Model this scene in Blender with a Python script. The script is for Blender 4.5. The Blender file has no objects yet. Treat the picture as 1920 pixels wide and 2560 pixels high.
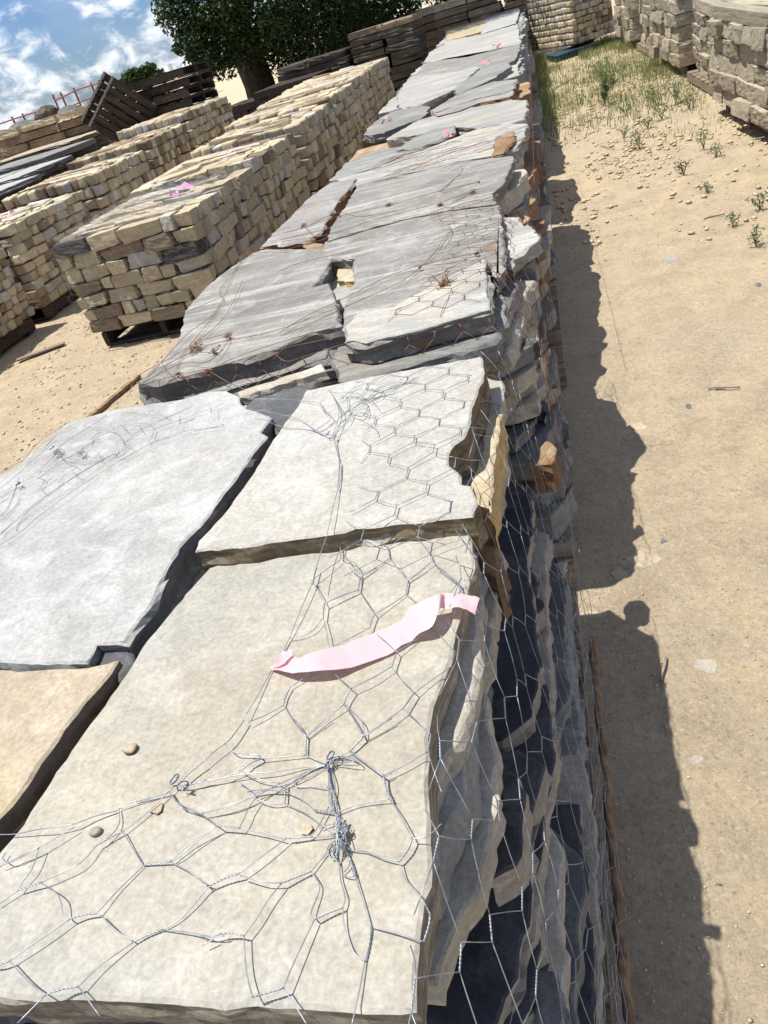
import bpy, math, random
import numpy as np
from mathutils import Matrix, Vector
random.seed(7)
rng = np.random.default_rng(7)
C = bpy.context.scene.collection
PI = math.pi

# ------------------------------------------------------------------ camera
F, CX, CY, H = 1900.0, 960.0, 1280.0, 1.4
SL, Y0, VPX = -0.31, 330.0, 1315.0
_n = np.array([-SL, 1.0]) / math.hypot(SL, 1)
_dh = -float((np.array([0, Y0]) - [CX, CY]) @ _n)
_nad = np.array([CX, CY]) + _n * (F * F / _dh)
_D = np.array([(_nad[0] - CX) / F, (_nad[1] - CY) / F, 1.0]); _D /= np.linalg.norm(_D)
_v = np.array([(VPX - CX) / F, (Y0 + SL * VPX - CY) / F, 1.0])
_Y = _v - _D * (_v @ _D); _Y /= np.linalg.norm(_Y)
_U = -_D
_X = np.cross(_Y, _U)
R = np.array([_X, _Y, _U])
cam_d = bpy.data.cameras.new('camera'); cam = bpy.data.objects.new('camera', cam_d); C.objects.link(cam)
rw = R @ np.diag([1, -1, -1])
m4 = Matrix([list(map(float, rw[i])) + [0.0] for i in range(3)] + [[0, 0, 0, 1]])
m4.translation = Vector((0, 0, H))
cam.matrix_world = m4
cam_d.sensor_fit = 'VERTICAL'; cam_d.sensor_height = 36.0; cam_d.lens = F / 2560.0 * 36.0
cam_d.clip_start = 0.02; cam_d.clip_end = 5000
bpy.context.scene.camera = cam

def P(u, v, z):
    d = R @ np.array([(u - CX) / F, (v - CY) / F, 1.0]); t = (z - H) / d[2]
    return (float(t * d[0]), float(t * d[1]))
def PY(u, v, Y):
    d = R @ np.array([(u - CX) / F, (v - CY) / F, 1.0]); t = Y / d[1]
    return (float(t * d[0]), Y, float(H + t * d[2]))

# ------------------------------------------------------------------ world, sun, exposure
EL = math.radians(72.0); SX, SY = 1.0, 0.16         # shadows run towards +X and a little +Y
sc = bpy.context.scene
sc.view_settings.view_transform = 'Standard'; sc.view_settings.look = 'None'
sc.view_settings.exposure = 0.58; sc.view_settings.gamma = 1.0
w = bpy.data.worlds.new('World'); sc.world = w; w.use_nodes = True
nt = w.node_tree; nt.nodes.clear()
def N(nt, t, **k):
    n = nt.nodes.new(t)
    for a, b in k.items():
        if a == 'i':
            for q, val in b.items(): n.inputs[q].default_value = val
        else: setattr(n, a, b)
    return n
def ramp(nt, src, pts, interp='LINEAR'):
    r = nt.nodes.new('ShaderNodeValToRGB'); r.color_ramp.interpolation = interp
    e = r.color_ramp.elements
    while len(e) < len(pts): e.new(0.5)
    for q, (p, c) in zip(e, pts):
        q.position = p; q.color = (c, c, c, 1) if isinstance(c, (int, float)) else tuple(c) + (1,)
    nt.links.new(src, r.inputs[0]); return r.outputs[0]
def mixc(nt, fac, a, b, mode='MIX'):
    m = nt.nodes.new('ShaderNodeMix'); m.data_type = 'RGBA'; m.blend_type = mode
    for s, x in ((m.inputs[0], fac), (m.inputs[6], a), (m.inputs[7], b)):
        if isinstance(x, (int, float)): s.default_value = x
        elif isinstance(x, (tuple, list)): s.default_value = tuple(x) + (1,) if len(x) == 3 else x
        else: nt.links.new(x, s)
    return m.outputs[2]
def math_(nt, op, a, b=None, c=None):
    m = nt.nodes.new('ShaderNodeMath'); m.operation = op
    for s, x in zip(m.inputs, (a, b, c)):
        if x is None: continue
        if isinstance(x, (int, float)): s.default_value = x
        else: nt.links.new(x, s)
    return m.outputs[0]
sky = N(nt, 'ShaderNodeTexSky', sky_type='NISHITA', sun_disc=False, sun_elevation=EL,
        sun_rotation=math.atan2(-SX, -SY), air_density=1.0, dust_density=0.6, ozone_density=2.0)
tc = N(nt, 'ShaderNodeTexCoord')
mp = N(nt, 'ShaderNodeMapping'); mp.inputs['Scale'].default_value = (24, 24, 40); mp.inputs['Location'].default_value = (3.1, 0.4, 2.2)
nt.links.new(tc.outputs['Generated'], mp.inputs[0])
nz = N(nt, 'ShaderNodeTexNoise', i={'Scale': 1.0, 'Detail': 9.0, 'Roughness': 0.62, 'Distortion': 0.35}); nt.links.new(mp.outputs[0], nz.inputs['Vector'])
mp2 = N(nt, 'ShaderNodeMapping'); mp2.inputs['Scale'].default_value = (7, 7, 20); mp2.inputs['Location'].default_value = (1.1, 5.4, 0.2)
nt.links.new(tc.outputs['Generated'], mp2.inputs[0])
nz2 = N(nt, 'ShaderNodeTexNoise', i={'Scale': 1.0, 'Detail': 5.0, 'Roughness': 0.5}); nt.links.new(mp2.outputs[0], nz2.inputs['Vector'])
cl = ramp(nt, math_(nt, 'ADD', nz.outputs[0], math_(nt, 'MULTIPLY', nz2.outputs[0], 0.45)), [(0.66, 0.0), (0.88, 0.9)], 'EASE')
veil = ramp(nt, nz2.outputs[0], [(0.40, 0.0), (0.68, 0.45)])
skc = mixc(nt, 1.0, sky.outputs[0], (0.62, 0.84, 1.26), 'MULTIPLY')
c1 = mixc(nt, veil, skc, (6.2, 7.2, 9.2))
c2 = mixc(nt, cl, c1, (12.5, 12.9, 13.5))
bg = N(nt, 'ShaderNodeBackground', i={'Strength': 0.06}); nt.links.new(c2, bg.inputs[0])
wo = N(nt, 'ShaderNodeOutputWorld'); nt.links.new(bg.outputs[0], wo.inputs[0])
sl = bpy.data.lights.new('sun', 'SUN'); sl.energy = 4.7; sl.angle = math.radians(0.53); sl.color = (1.0, 0.955, 0.88)
so = bpy.data.objects.new('sun', sl); C.objects.link(so)
k = math.cos(EL) / math.hypot(SX, SY)
so.rotation_euler = Vector((SX * k, SY * k, -math.sin(EL))).to_track_quat('-Z', 'Y').to_euler()
so.location = (-3, -1, 9)

# ------------------------------------------------------------------ noise and mesh helpers
_perm = rng.random(65536)
def hsh(ix, iy, iz):
    return _perm[((ix * 73856093) ^ (iy * 19349663) ^ (iz * 83492791)) & 65535]
def vn(p):
    p = np.asarray(p, float); i = np.floor(p).astype(np.int64); f = p - i; f = f * f * (3 - 2 * f)
    r = 0
    for dx in (0, 1):
        for dy in (0, 1):
            for dz in (0, 1):
                wgt = (f[:, 0] if dx else 1 - f[:, 0]) * (f[:, 1] if dy else 1 - f[:, 1]) * (f[:, 2] if dz else 1 - f[:, 2])
                r = r + wgt * hsh(i[:, 0] + dx, i[:, 1] + dy, i[:, 2] + dz)
    return r * 2 - 1
def fbm(p, o=4, g=0.5):
    p = np.asarray(p, float); r = 0; a = 1; s = 0
    for _ in range(o):
        r = r + a * vn(p); s += a; a *= g; p = p * 2.03 + 17.7
    return r / s
def link(name, me, mat=None, parent=None):
    if mat is not None:
        for q in (mat if isinstance(mat, list) else [mat]): me.materials.append(q)
    o = bpy.data.objects.new(name, me); C.objects.link(o)
    if parent: o.parent = parent
    return o
def mesh(name, v, f, smooth=False):
    me = bpy.data.meshes.new(name); me.from_pydata([tuple(map(float, q)) for q in v], [], [tuple(map(int, q)) for q in f]); me.update()
    if smooth: me.polygons.foreach_set('use_smooth', [True] * len(me.polygons))
    return me
def fastmesh(name, V, Fq, mi=None, smooth=False):
    me = bpy.data.meshes.new(name); V = np.asarray(V, np.float32); Fq = np.asarray(Fq, np.int32); k = Fq.shape[1]
    me.vertices.add(len(V)); me.vertices.foreach_set('co', V.ravel())
    me.loops.add(Fq.size); me.loops.foreach_set('vertex_index', Fq.ravel())
    me.polygons.add(len(Fq)); me.polygons.foreach_set('loop_start', np.arange(0, Fq.size, k, dtype=np.int32))
    if mi is not None: me.polygons.foreach_set('material_index', np.asarray(mi, np.int32))
    if smooth: me.polygons.foreach_set('use_smooth', np.ones(len(Fq), bool))
    me.update(calc_edges=True); me.validate(); return me
def tag(o, label=None, cat=None, group=None, kind=None):
    if label: o['label'] = label
    if cat: o['category'] = cat
    if group: o['group'] = group
    if kind: o['kind'] = kind
    return o
def empty(name, loc, label, cat, group=None, rz=0):
    o = bpy.data.objects.new(name, None); C.objects.link(o); o.location = loc; o.rotation_euler = (0, 0, rz); o.empty_display_size = 0.1
    return tag(o, label, cat, group)
def origin_to(o, c):
    c = Vector(c); o.data.transform(Matrix.Translation(-c)); o.location = c
class MB:
    def __init__(s): s.v = []; s.f = []
    def box(s, c, d, rz=0.0, M=None):
        b = len(s.v); cs, sn = math.cos(rz), math.sin(rz)
        for z in (-.5, .5):
            for x, y in ((-.5, -.5), (.5, -.5), (.5, .5), (-.5, .5)):
                X, Y = x * d[0], y * d[1]
                q = (c[0] + X * cs - Y * sn, c[1] + X * sn + Y * cs, c[2] + z * d[2])
                s.v.append(tuple(M @ Vector(q)) if M else q)
        s.f += [tuple(b + i for i in q) for q in ((3, 2, 1, 0), (4, 5, 6, 7), (0, 1, 5, 4), (1, 2, 6, 5), (2, 3, 7, 6), (3, 0, 4, 7))]
        return s
    def tube(s, pts, r, n=5):
        pts = np.asarray(pts, float)
        if len(pts) < 2: return s
        T = np.gradient(pts, axis=0); T /= (np.linalg.norm(T, axis=1)[:, None] + 1e-9)
        up = np.array([0.13, 0.21, 0.97]); A = np.cross(T, up); A /= (np.linalg.norm(A, axis=1)[:, None] + 1e-9); B = np.cross(T, A)
        b = len(s.v); rr = r if hasattr(r, '__len__') else [r] * len(pts)
        for i, p in enumerate(pts):
            for j in range(n):
                a = 2 * PI * j / n; s.v.append(tuple(p + rr[i] * (math.cos(a) * A[i] + math.sin(a) * B[i])))
        for i in range(len(pts) - 1):
            for j in range(n):
                j2 = (j + 1) % n; s.f.append((b + i * n + j, b + i * n + j2, b + (i + 1) * n + j2, b + (i + 1) * n + j))
        s.f.append(tuple(b + j for j in range(n))[::-1]); e = b + (len(pts) - 1) * n; s.f.append(tuple(e + j for j in range(n)))
        return s
    def build(s, name, mat, parent=None, smooth=False):
        return link(name, mesh(name, s.v, s.f, smooth), mat, parent)

# ------------------------------------------------------------------ materials
def newmat(name, rough=0.9):
    m = bpy.data.materials.new(name); m.use_nodes = True; nt = m.node_tree
    b = nt.nodes['Principled BSDF']; b.inputs['Roughness'].default_value = rough
    b.inputs['Specular IOR Level'].default_value = 0.3
    return m, nt, b
def noise(nt, vec, scale, detail=5.0, rough=0.55, dist=0.0):
    n = N(nt, 'ShaderNodeTexNoise', i={'Scale': scale, 'Detail': detail, 'Roughness': rough, 'Distortion': dist}); nt.links.new(vec, n.inputs['Vector']); return n.outputs[0]
def rndcoord(nt, scale=(1, 1, 1), rot=0.0):
    tc = N(nt, 'ShaderNodeTexCoord'); oi = N(nt, 'ShaderNodeObjectInfo'); g = N(nt, 'ShaderNodeNewGeometry')
    r = math_(nt, 'FRACT', math_(nt, 'ADD', oi.outputs['Random'], g.outputs['Random Per Island']))
    cmb = N(nt, 'ShaderNodeCombineXYZ'); k = math_(nt, 'MULTIPLY', r, 41.0)
    for q in range(3): nt.links.new(k, cmb.inputs[q])
    add = N(nt, 'ShaderNodeVectorMath', operation='ADD'); nt.links.new(tc.outputs['Object'], add.inputs[0]); nt.links.new(cmb.outputs[0], add.inputs[1])
    mp = N(nt, 'ShaderNodeMapping'); mp.inputs['Scale'].default_value = scale; mp.inputs['Rotation'].default_value = (0, 0, rot)
    nt.links.new(add.outputs[0], mp.inputs[0])
    return add.outputs[0], mp.outputs[0], r, g
def rock(name, base, light, dark, side=None, stain=None, stainamt=0.0, streak=(1, 1, 1), rot=0.0, fine=1.0, bump=1.0, vary=0.3, warm=(0.45, 0.33, 0.17), warmamt=0.25, streakamt=0.0, patch=None):
    m, nt, b = newmat('rock_' + name, 0.88)
    co, cs, r, g = rndcoord(nt, streak, rot)
    n1 = noise(nt, cs, 3.2, 8, 0.62, 0.6)
    col = mixc(nt, ramp(nt, n1, [(0.36, 0.0), (0.66, 1.0)]), dark, base)
    n2 = noise(nt, cs, 9.0, 8, 0.68, 1.2)
    col = mixc(nt, ramp(nt, n2, [(0.50, 0.0), (0.72, 0.75)]), col, light)
    mk_ = N(nt, 'ShaderNodeMapping'); mk_.inputs['Scale'].default_value = (4, 60, 20); mk_.inputs['Rotation'].default_value = (0, 0, 1.15); nt.links.new(co, mk_.inputs[0])
    nk = noise(nt, mk_.outputs[0], 1.0, 4, 0.7, 0.5)
    col = mixc(nt, ramp(nt, nk, [(0.66, 0.0), (0.74, 0.5)]), col, light)
    col = mixc(nt, ramp(nt, noise(nt, co, 26.0, 7, 0.78, 0.4), [(0.27, 0.55), (0.38, 0.0)]), col, dark)
    n6 = noise(nt, co, 2.2, 5, 0.6, 0.4)
    col = mixc(nt, ramp(nt, n6, [(0.5, 0.0), (0.72, warmamt)]), col, warm)
    if streakamt:
        ms = N(nt, 'ShaderNodeMapping'); ms.inputs['Scale'].default_value = (1.3, 26, 26); ms.inputs['Rotation'].default_value = (0, 0, rot); nt.links.new(co, ms.inputs[0])
        ns = noise(nt, ms.outputs[0], 1.0, 5, 0.6, 0.25)
        col = mixc(nt, ramp(nt, ns, [(0.52, 0.0), (0.68, streakamt)]), col, light)
        col = mixc(nt, ramp(nt, ns, [(0.30, streakamt * 0.8), (0.42, 0.0)]), col, dark)
    if stain:
        n3 = noise(nt, co, 4.5, 6, 0.6, 0.5)
        col = mixc(nt, ramp(nt, n3, [(0.6 - 0.25 * stainamt, 0.0), (0.72 - 0.2 * stainamt, 0.9)]), col, stain)
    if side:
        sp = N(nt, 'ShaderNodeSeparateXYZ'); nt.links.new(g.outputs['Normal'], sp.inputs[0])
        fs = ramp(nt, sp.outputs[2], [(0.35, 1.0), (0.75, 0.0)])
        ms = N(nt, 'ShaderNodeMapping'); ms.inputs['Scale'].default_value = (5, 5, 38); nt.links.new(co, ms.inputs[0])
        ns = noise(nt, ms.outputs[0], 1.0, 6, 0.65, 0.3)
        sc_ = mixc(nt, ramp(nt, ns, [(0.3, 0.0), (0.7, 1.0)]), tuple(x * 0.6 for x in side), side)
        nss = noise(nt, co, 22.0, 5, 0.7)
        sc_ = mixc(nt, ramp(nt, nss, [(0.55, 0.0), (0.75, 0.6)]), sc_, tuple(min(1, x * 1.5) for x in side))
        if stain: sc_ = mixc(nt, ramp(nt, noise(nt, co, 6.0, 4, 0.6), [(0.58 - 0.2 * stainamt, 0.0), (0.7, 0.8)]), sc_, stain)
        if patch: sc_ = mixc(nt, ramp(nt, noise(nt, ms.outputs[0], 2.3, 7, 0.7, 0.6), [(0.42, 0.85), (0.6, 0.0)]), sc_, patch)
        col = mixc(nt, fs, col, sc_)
    n4 = noise(nt, co, 160.0 * fine, 3, 0.7)
    col = mixc(nt, 1.0, col, ramp(nt, n4, [(0.25, 0.76), (0.75, 1.20)]), 'MULTIPLY')
    n5 = noise(nt, cs, 34.0, 6, 0.72, 0.8)
    col = mixc(nt, 1.0, col, ramp(nt, n5, [(0.3, 0.82), (0.7, 1.13)]), 'MULTIPLY')
    hv = N(nt, 'ShaderNodeHueSaturation'); nt.links.new(col, hv.inputs['Color'])
    nt.links.new(math_(nt, 'MULTIPLY_ADD', r, vary, 1.0 - vary / 2), hv.inputs['Value'])
    nt.links.new(hv.outputs[0], b.inputs['Base Color'])
    # cleft ledges, grain
    nb = noise(nt, cs, 5.0, 6, 0.55, 0.8)
    led = math_(nt, 'SNAP', nb, 0.055)
    h = math_(nt, 'ADD', math_(nt, 'MULTIPLY', led, 0.35), math_(nt, 'ADD', math_(nt, 'MULTIPLY', n5, 0.36), math_(nt, 'ADD', math_(nt, 'MULTIPLY', n4, 0.09), math_(nt, 'MULTIPLY', n2, 0.25))))
    bp = N(nt, 'ShaderNodeBump', i={'Strength': 0.55 * bump, 'Distance': 0.02}); nt.links.new(h, bp.inputs['Height'])
    nt.links.new(bp.outputs[0], b.inputs['Normal'])
    return m
M = {}
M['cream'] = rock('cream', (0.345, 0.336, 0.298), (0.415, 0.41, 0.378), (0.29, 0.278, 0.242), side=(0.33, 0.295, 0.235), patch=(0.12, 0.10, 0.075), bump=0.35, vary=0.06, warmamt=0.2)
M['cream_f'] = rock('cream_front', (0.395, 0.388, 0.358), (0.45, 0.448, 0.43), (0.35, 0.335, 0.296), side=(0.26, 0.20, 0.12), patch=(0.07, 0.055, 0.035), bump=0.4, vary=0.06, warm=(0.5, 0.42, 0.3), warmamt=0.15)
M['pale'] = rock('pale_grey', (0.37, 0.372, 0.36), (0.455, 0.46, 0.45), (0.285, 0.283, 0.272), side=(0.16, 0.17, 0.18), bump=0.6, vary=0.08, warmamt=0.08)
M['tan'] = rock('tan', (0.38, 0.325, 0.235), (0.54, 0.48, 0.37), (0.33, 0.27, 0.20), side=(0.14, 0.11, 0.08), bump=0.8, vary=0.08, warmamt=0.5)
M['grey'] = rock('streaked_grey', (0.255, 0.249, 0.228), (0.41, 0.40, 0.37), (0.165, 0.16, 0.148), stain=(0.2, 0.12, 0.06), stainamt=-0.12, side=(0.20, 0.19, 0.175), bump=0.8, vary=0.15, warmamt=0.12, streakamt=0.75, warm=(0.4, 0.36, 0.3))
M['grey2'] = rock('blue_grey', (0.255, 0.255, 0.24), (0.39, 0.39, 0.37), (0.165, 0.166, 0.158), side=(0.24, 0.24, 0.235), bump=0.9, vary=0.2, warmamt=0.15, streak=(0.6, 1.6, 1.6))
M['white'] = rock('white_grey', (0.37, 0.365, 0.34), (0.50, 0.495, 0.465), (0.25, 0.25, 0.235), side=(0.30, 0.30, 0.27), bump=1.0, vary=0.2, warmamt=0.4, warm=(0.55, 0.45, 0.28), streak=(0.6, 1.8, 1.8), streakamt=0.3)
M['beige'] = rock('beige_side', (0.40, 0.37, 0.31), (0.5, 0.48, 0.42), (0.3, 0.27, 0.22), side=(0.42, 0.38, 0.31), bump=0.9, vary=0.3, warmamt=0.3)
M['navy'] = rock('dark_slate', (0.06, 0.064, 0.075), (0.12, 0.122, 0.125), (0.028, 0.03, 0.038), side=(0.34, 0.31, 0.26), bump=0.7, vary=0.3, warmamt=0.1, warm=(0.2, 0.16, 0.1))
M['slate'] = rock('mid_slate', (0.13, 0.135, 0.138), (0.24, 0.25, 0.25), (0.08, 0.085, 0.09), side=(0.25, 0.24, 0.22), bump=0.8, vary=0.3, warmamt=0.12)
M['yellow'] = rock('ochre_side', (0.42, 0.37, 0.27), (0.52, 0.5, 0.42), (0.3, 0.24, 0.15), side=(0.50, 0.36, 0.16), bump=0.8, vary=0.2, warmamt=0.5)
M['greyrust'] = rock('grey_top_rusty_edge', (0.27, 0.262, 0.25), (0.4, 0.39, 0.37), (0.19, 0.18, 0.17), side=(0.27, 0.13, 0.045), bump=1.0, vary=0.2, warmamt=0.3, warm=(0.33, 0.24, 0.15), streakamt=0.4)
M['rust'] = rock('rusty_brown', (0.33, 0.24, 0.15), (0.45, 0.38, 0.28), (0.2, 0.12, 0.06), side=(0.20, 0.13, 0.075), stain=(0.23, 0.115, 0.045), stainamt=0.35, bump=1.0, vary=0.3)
M['sand'] = rock('sandstone_block', (0.53, 0.455, 0.315), (0.64, 0.59, 0.46), (0.40, 0.33, 0.22), stain=(0.3, 0.25, 0.18), stainamt=0.15, bump=1.1, vary=0.42, warmamt=0.35)
M['sandw'] = rock('pale_block', (0.52, 0.49, 0.43), (0.66, 0.64, 0.6), (0.38, 0.35, 0.3), bump=1.1, vary=0.2)
M['sandd'] = rock('dark_block', (0.09, 0.085, 0.085), (0.17, 0.16, 0.155), (0.05, 0.05, 0.05), bump=1.2, vary=0.4)
M['sandb'] = rock('brown_block', (0.27, 0.21, 0.14), (0.38, 0.32, 0.23), (0.18, 0.13, 0.09), bump=1.2, vary=0.4)
M['wall'] = rock('weathered_block', (0.43, 0.38, 0.285), (0.56, 0.505, 0.39), (0.28, 0.245, 0.18), stain=(0.17, 0.15, 0.12), stainamt=0.2, bump=1.3, vary=0.3, streak=(1, 1, 0.6))
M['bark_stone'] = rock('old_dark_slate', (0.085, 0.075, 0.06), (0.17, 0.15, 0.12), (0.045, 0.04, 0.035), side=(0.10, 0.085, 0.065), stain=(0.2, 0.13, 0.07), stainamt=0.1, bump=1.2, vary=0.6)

def woodmat(name, a, b_, sc=1.0):
    m, nt, b = newmat(name, 0.85)
    co, cs, r, g = rndcoord(nt, (3, 3, 40))
    tcs = N(nt, 'ShaderNodeMapping'); tcs.inputs['Scale'].default_value = (3 * sc, 30 * sc, 60 * sc); nt.links.new(co, tcs.inputs[0])
    n = noise(nt, tcs.outputs[0], 1.0, 6, 0.6, 0.4)
    col = mixc(nt, ramp(nt, n, [(0.35, 0.0), (0.65, 1.0)]), a, b_)
    hv = N(nt, 'ShaderNodeHueSaturation'); nt.links.new(col, hv.inputs['Color']); nt.links.new(math_(nt, 'MULTIPLY_ADD', r, 0.5, 0.75), hv.inputs['Value'])
    nt.links.new(hv.outputs[0], b.inputs['Base Color'])
    bp = N(nt, 'ShaderNodeBump', i={'Strength': 0.6, 'Distance': 0.004}); nt.links.new(n, bp.inputs['Height']); nt.links.new(bp.outputs[0], b.inputs['Normal'])
    return m
M['wood'] = woodmat('weathered_wood', (0.13, 0.10, 0.075), (0.33, 0.27, 0.2))
M['wooddk'] = woodmat('old_dark_wood', (0.022, 0.016, 0.012), (0.07, 0.053, 0.041))
M['woodor'] = woodmat('reddish_wood', (0.15, 0.09, 0.05), (0.34, 0.23, 0.14))
def plain(name, c, rough=0.6, metal=0.0, var=0.0, vs=30.0, sec=None):
    m, nt, b = newmat(name, rough); b.inputs['Metallic'].default_value = metal
    tc = N(nt, 'ShaderNodeTexCoord'); n = noise(nt, tc.outputs['Object'], vs, 4, 0.6)
    col = mixc(nt, ramp(nt, n, [(0.38, 0.0), (0.62, 1.0)]), c, sec if sec else tuple(x * (1 - var) for x in c))
    nt.links.new(col, b.inputs['Base Color']); return m
M['wire'] = plain('galvanised_wire', (0.36, 0.38, 0.41), 0.42, 0.55, sec=(0.22, 0.24, 0.27), vs=60)
M['rustwire'] = plain('rusty_wire', (0.16, 0.07, 0.035), 0.8, 0.2, sec=(0.26, 0.15, 0.10), vs=25)
M['redmetal'] = plain('red_metal', (0.30, 0.075, 0.055), 0.6, 0.1, var=0.4)
M['whitepaint'] = plain('white_sheet', (0.75, 0.75, 0.75), 0.5, 0, var=0.1)
M['blue'] = plain('blue_plastic', (0.02, 0.06, 0.09), 0.45, 0, var=0.5, vs=9)
M['tarp'] = plain('grey_tarp', (0.22, 0.22, 0.22), 0.7, 0, var=0.5, vs=5)
def leafmat(name, c, c2, trans=0.35):
    m, nt, b = newmat(name, 0.55)
    g = N(nt, 'ShaderNodeNewGeometry'); col = mixc(nt, g.outputs['Random Per Island'], c, c2)
    nt.links.new(col, b.inputs['Base Color'])
    tr = N(nt, 'ShaderNodeBsdfTranslucent'); nt.links.new(mixc(nt, 1.0, col, (1.5, 1.7, 0.6), 'MULTIPLY'), tr.inputs[0])
    mx = N(nt, 'ShaderNodeMixShader', i={0: trans}); nt.links.new(b.outputs[0], mx.inputs[1]); nt.links.new(tr.outputs[0], mx.inputs[2])
    nt.links.new(mx.outputs[0], nt.nodes['Material Output'].inputs[0]); return m
M['leaf'] = leafmat('oak_leaf', (0.008, 0.019, 0.005), (0.042, 0.078, 0.016), 0.2)
M['grass'] = leafmat('dry_grass_blade', (0.09, 0.135, 0.04), (0.30, 0.29, 0.15), 0.25)
M['weed'] = leafmat('weed_leaf', (0.09, 0.13, 0.06), (0.18, 0.22, 0.11), 0.2)
M['bark'] = plain('tree_bark', (0.05, 0.04, 0.03), 0.95, 0, var=0.5, vs=12)
# flagging tape
m, nt, b = newmat('pink_tape', 0.3); b.inputs['Base Color'].default_value = (0.80, 0.50, 0.53, 1)
tr = N(nt, 'ShaderNodeBsdfTranslucent', i={0: (0.8, 0.5, 0.5, 1)}); mx = N(nt, 'ShaderNodeMixShader', i={0: 0.3})
nt.links.new(b.outputs[0], mx.inputs[1]); nt.links.new(tr.outputs[0], mx.inputs[2]); nt.links.new(mx.outputs[0], nt.nodes['Material Output'].inputs[0]); M['tape'] = m
M['hot'] = plain('hot_pink_tape', (0.75, 0.25, 0.27), 0.5)
M['mauve'] = plain('mauve_tape', (0.62, 0.33, 0.52), 0.5)

# ground material
m, nt, b = newmat('sandy_ground', 0.95)
tc = N(nt, 'ShaderNodeTexCoord'); co = tc.outputs['Object']
n1 = noise(nt, co, 0.9, 6, 0.6, 0.5); n2 = noise(nt, co, 5.0, 8, 0.7, 0.3); n3 = noise(nt, co, 55.0, 9, 0.82); n4 = noise(nt, co, 230.0, 3, 0.7)
col = mixc(nt, ramp(nt, n1, [(0.38, 0.0), (0.62, 1.0)]), (0.59, 0.475, 0.31), (0.53, 0.44, 0.315))
col = mixc(nt, ramp(nt, n2, [(0.44, 0.0), (0.62, 0.9)]), col, (0.46, 0.37, 0.255))
col = mixc(nt, ramp(nt, n2, [(0.30, 0.7), (0.42, 0.0)]), col, (0.66, 0.52, 0.31))
col = mixc(nt, 1.0, col, ramp(nt, n3, [(0.3, 0.70), (0.68, 1.18)]), 'MULTIPLY')
col = mixc(nt, 1.0, col, ramp(nt, n4, [(0.3, 0.78), (0.7, 1.14)]), 'MULTIPLY')
vo = N(nt, 'ShaderNodeTexVoronoi', i={'Scale': 55.0}); nt.links.new(co, vo.inputs['Vector'])
peb = ramp(nt, vo.outputs['Distance'], [(0.0, 1.0), (0.28, 0.0)])
vo2 = N(nt, 'ShaderNodeTexVoronoi', i={'Scale': 85.0, 'Randomness': 1.0}); nt.links.new(co, vo2.inputs['Vector'])
spk = N(nt, 'ShaderNodeSeparateColor'); nt.links.new(vo2.outputs['Color'], spk.inputs[0])
col = mixc(nt, math_(nt, 'MULTIPLY', ramp(nt, spk.outputs[0], [(0.80, 0.0), (0.84, 0.7)]), ramp(nt, vo2.outputs['Distance'], [(0.25, 1.0), (0.45, 0.0)])), col, (0.30, 0.25, 0.19))
col = mixc(nt, math_(nt, 'MULTIPLY', ramp(nt, spk.outputs[1], [(0.84, 0.0), (0.88, 0.7)]), ramp(nt, vo2.outputs['Distance'], [(0.25, 1.0), (0.45, 0.0)])), col, (0.62, 0.52, 0.38))
nt.links.new(col, b.inputs['Base Color'])
hh = math_(nt, 'ADD', math_(nt, 'MULTIPLY', n3, 1.0), math_(nt, 'ADD', math_(nt, 'MULTIPLY', n4, 0.25), math_(nt, 'ADD', math_(nt, 'MULTIPLY', peb, 0.16), math_(nt, 'MULTIPLY', n2, 1.0))))
bp = N(nt, 'ShaderNodeBump', i={'Strength': 0.75, 'Distance': 0.032}); nt.links.new(hh, bp.inputs['Height']); nt.links.new(bp.outputs[0], b.inputs['Normal'])
M['ground'] = m

# ------------------------------------------------------------------ ground
def gz(x, y):
    p = np.stack([x, y, np.zeros_like(x)], 1)
    d = np.clip((np.abs(y) + np.abs(x) - 60) / 60, 0, 1)
    lump = np.clip((y - 3.0) / 3.0, 0, 1) * np.clip((16 - y) / 4, 0, 1) * (x > -.3)
    return (0.018 * fbm(p * 1.1, 3) + 0.011 * fbm(p * 7 + 9, 4, 0.7) + lump * 0.022 * np.abs(fbm(p * 6 + 3, 4, 0.65)) + 0.004 * np.clip(fbm(p * 24 + 5, 2), 0, 1)) * (1 - d) - 0.012
def axis(segs):
    a = []
    for lo, hi, st in segs: a += list(np.arange(lo, hi, st))
    return np.array(a + [segs[-1][1]])
ax = axis([(-900, -100, 100), (-100, -20, 10), (-20, -6, 0.5), (-6, -0.3, 0.05), (-0.3, 2.0, 0.02), (2.0, 6, 0.2), (6, 30, 4), (30, 900, 87)])
ay = axis([(-400, -20, 38), (-20, -1, 1.9), (-1, 0.4, 0.14), (0.4, 4.0, 0.02), (4.0, 14, 0.06), (14, 30, 0.5), (30, 130, 10), (130, 1600, 98)])
GX, GY = np.meshgrid(ax, ay); gxf, gyf = GX.ravel(), GY.ravel()
nX, nY = len(ax), len(ay)
ii = (np.arange(nY - 1)[:, None] * nX + np.arange(nX - 1)[None]).ravel()
gnd = link('ground', fastmesh('ground', np.stack([gxf, gyf, gz(gxf, gyf)], 1), np.stack([ii, ii + 1, ii + 1 + nX, ii + nX], 1), smooth=True), M['ground'])
tag(gnd, kind='structure')
def g1(x, y): return float(gz(np.array([x]), np.array([y]))[0])

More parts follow.
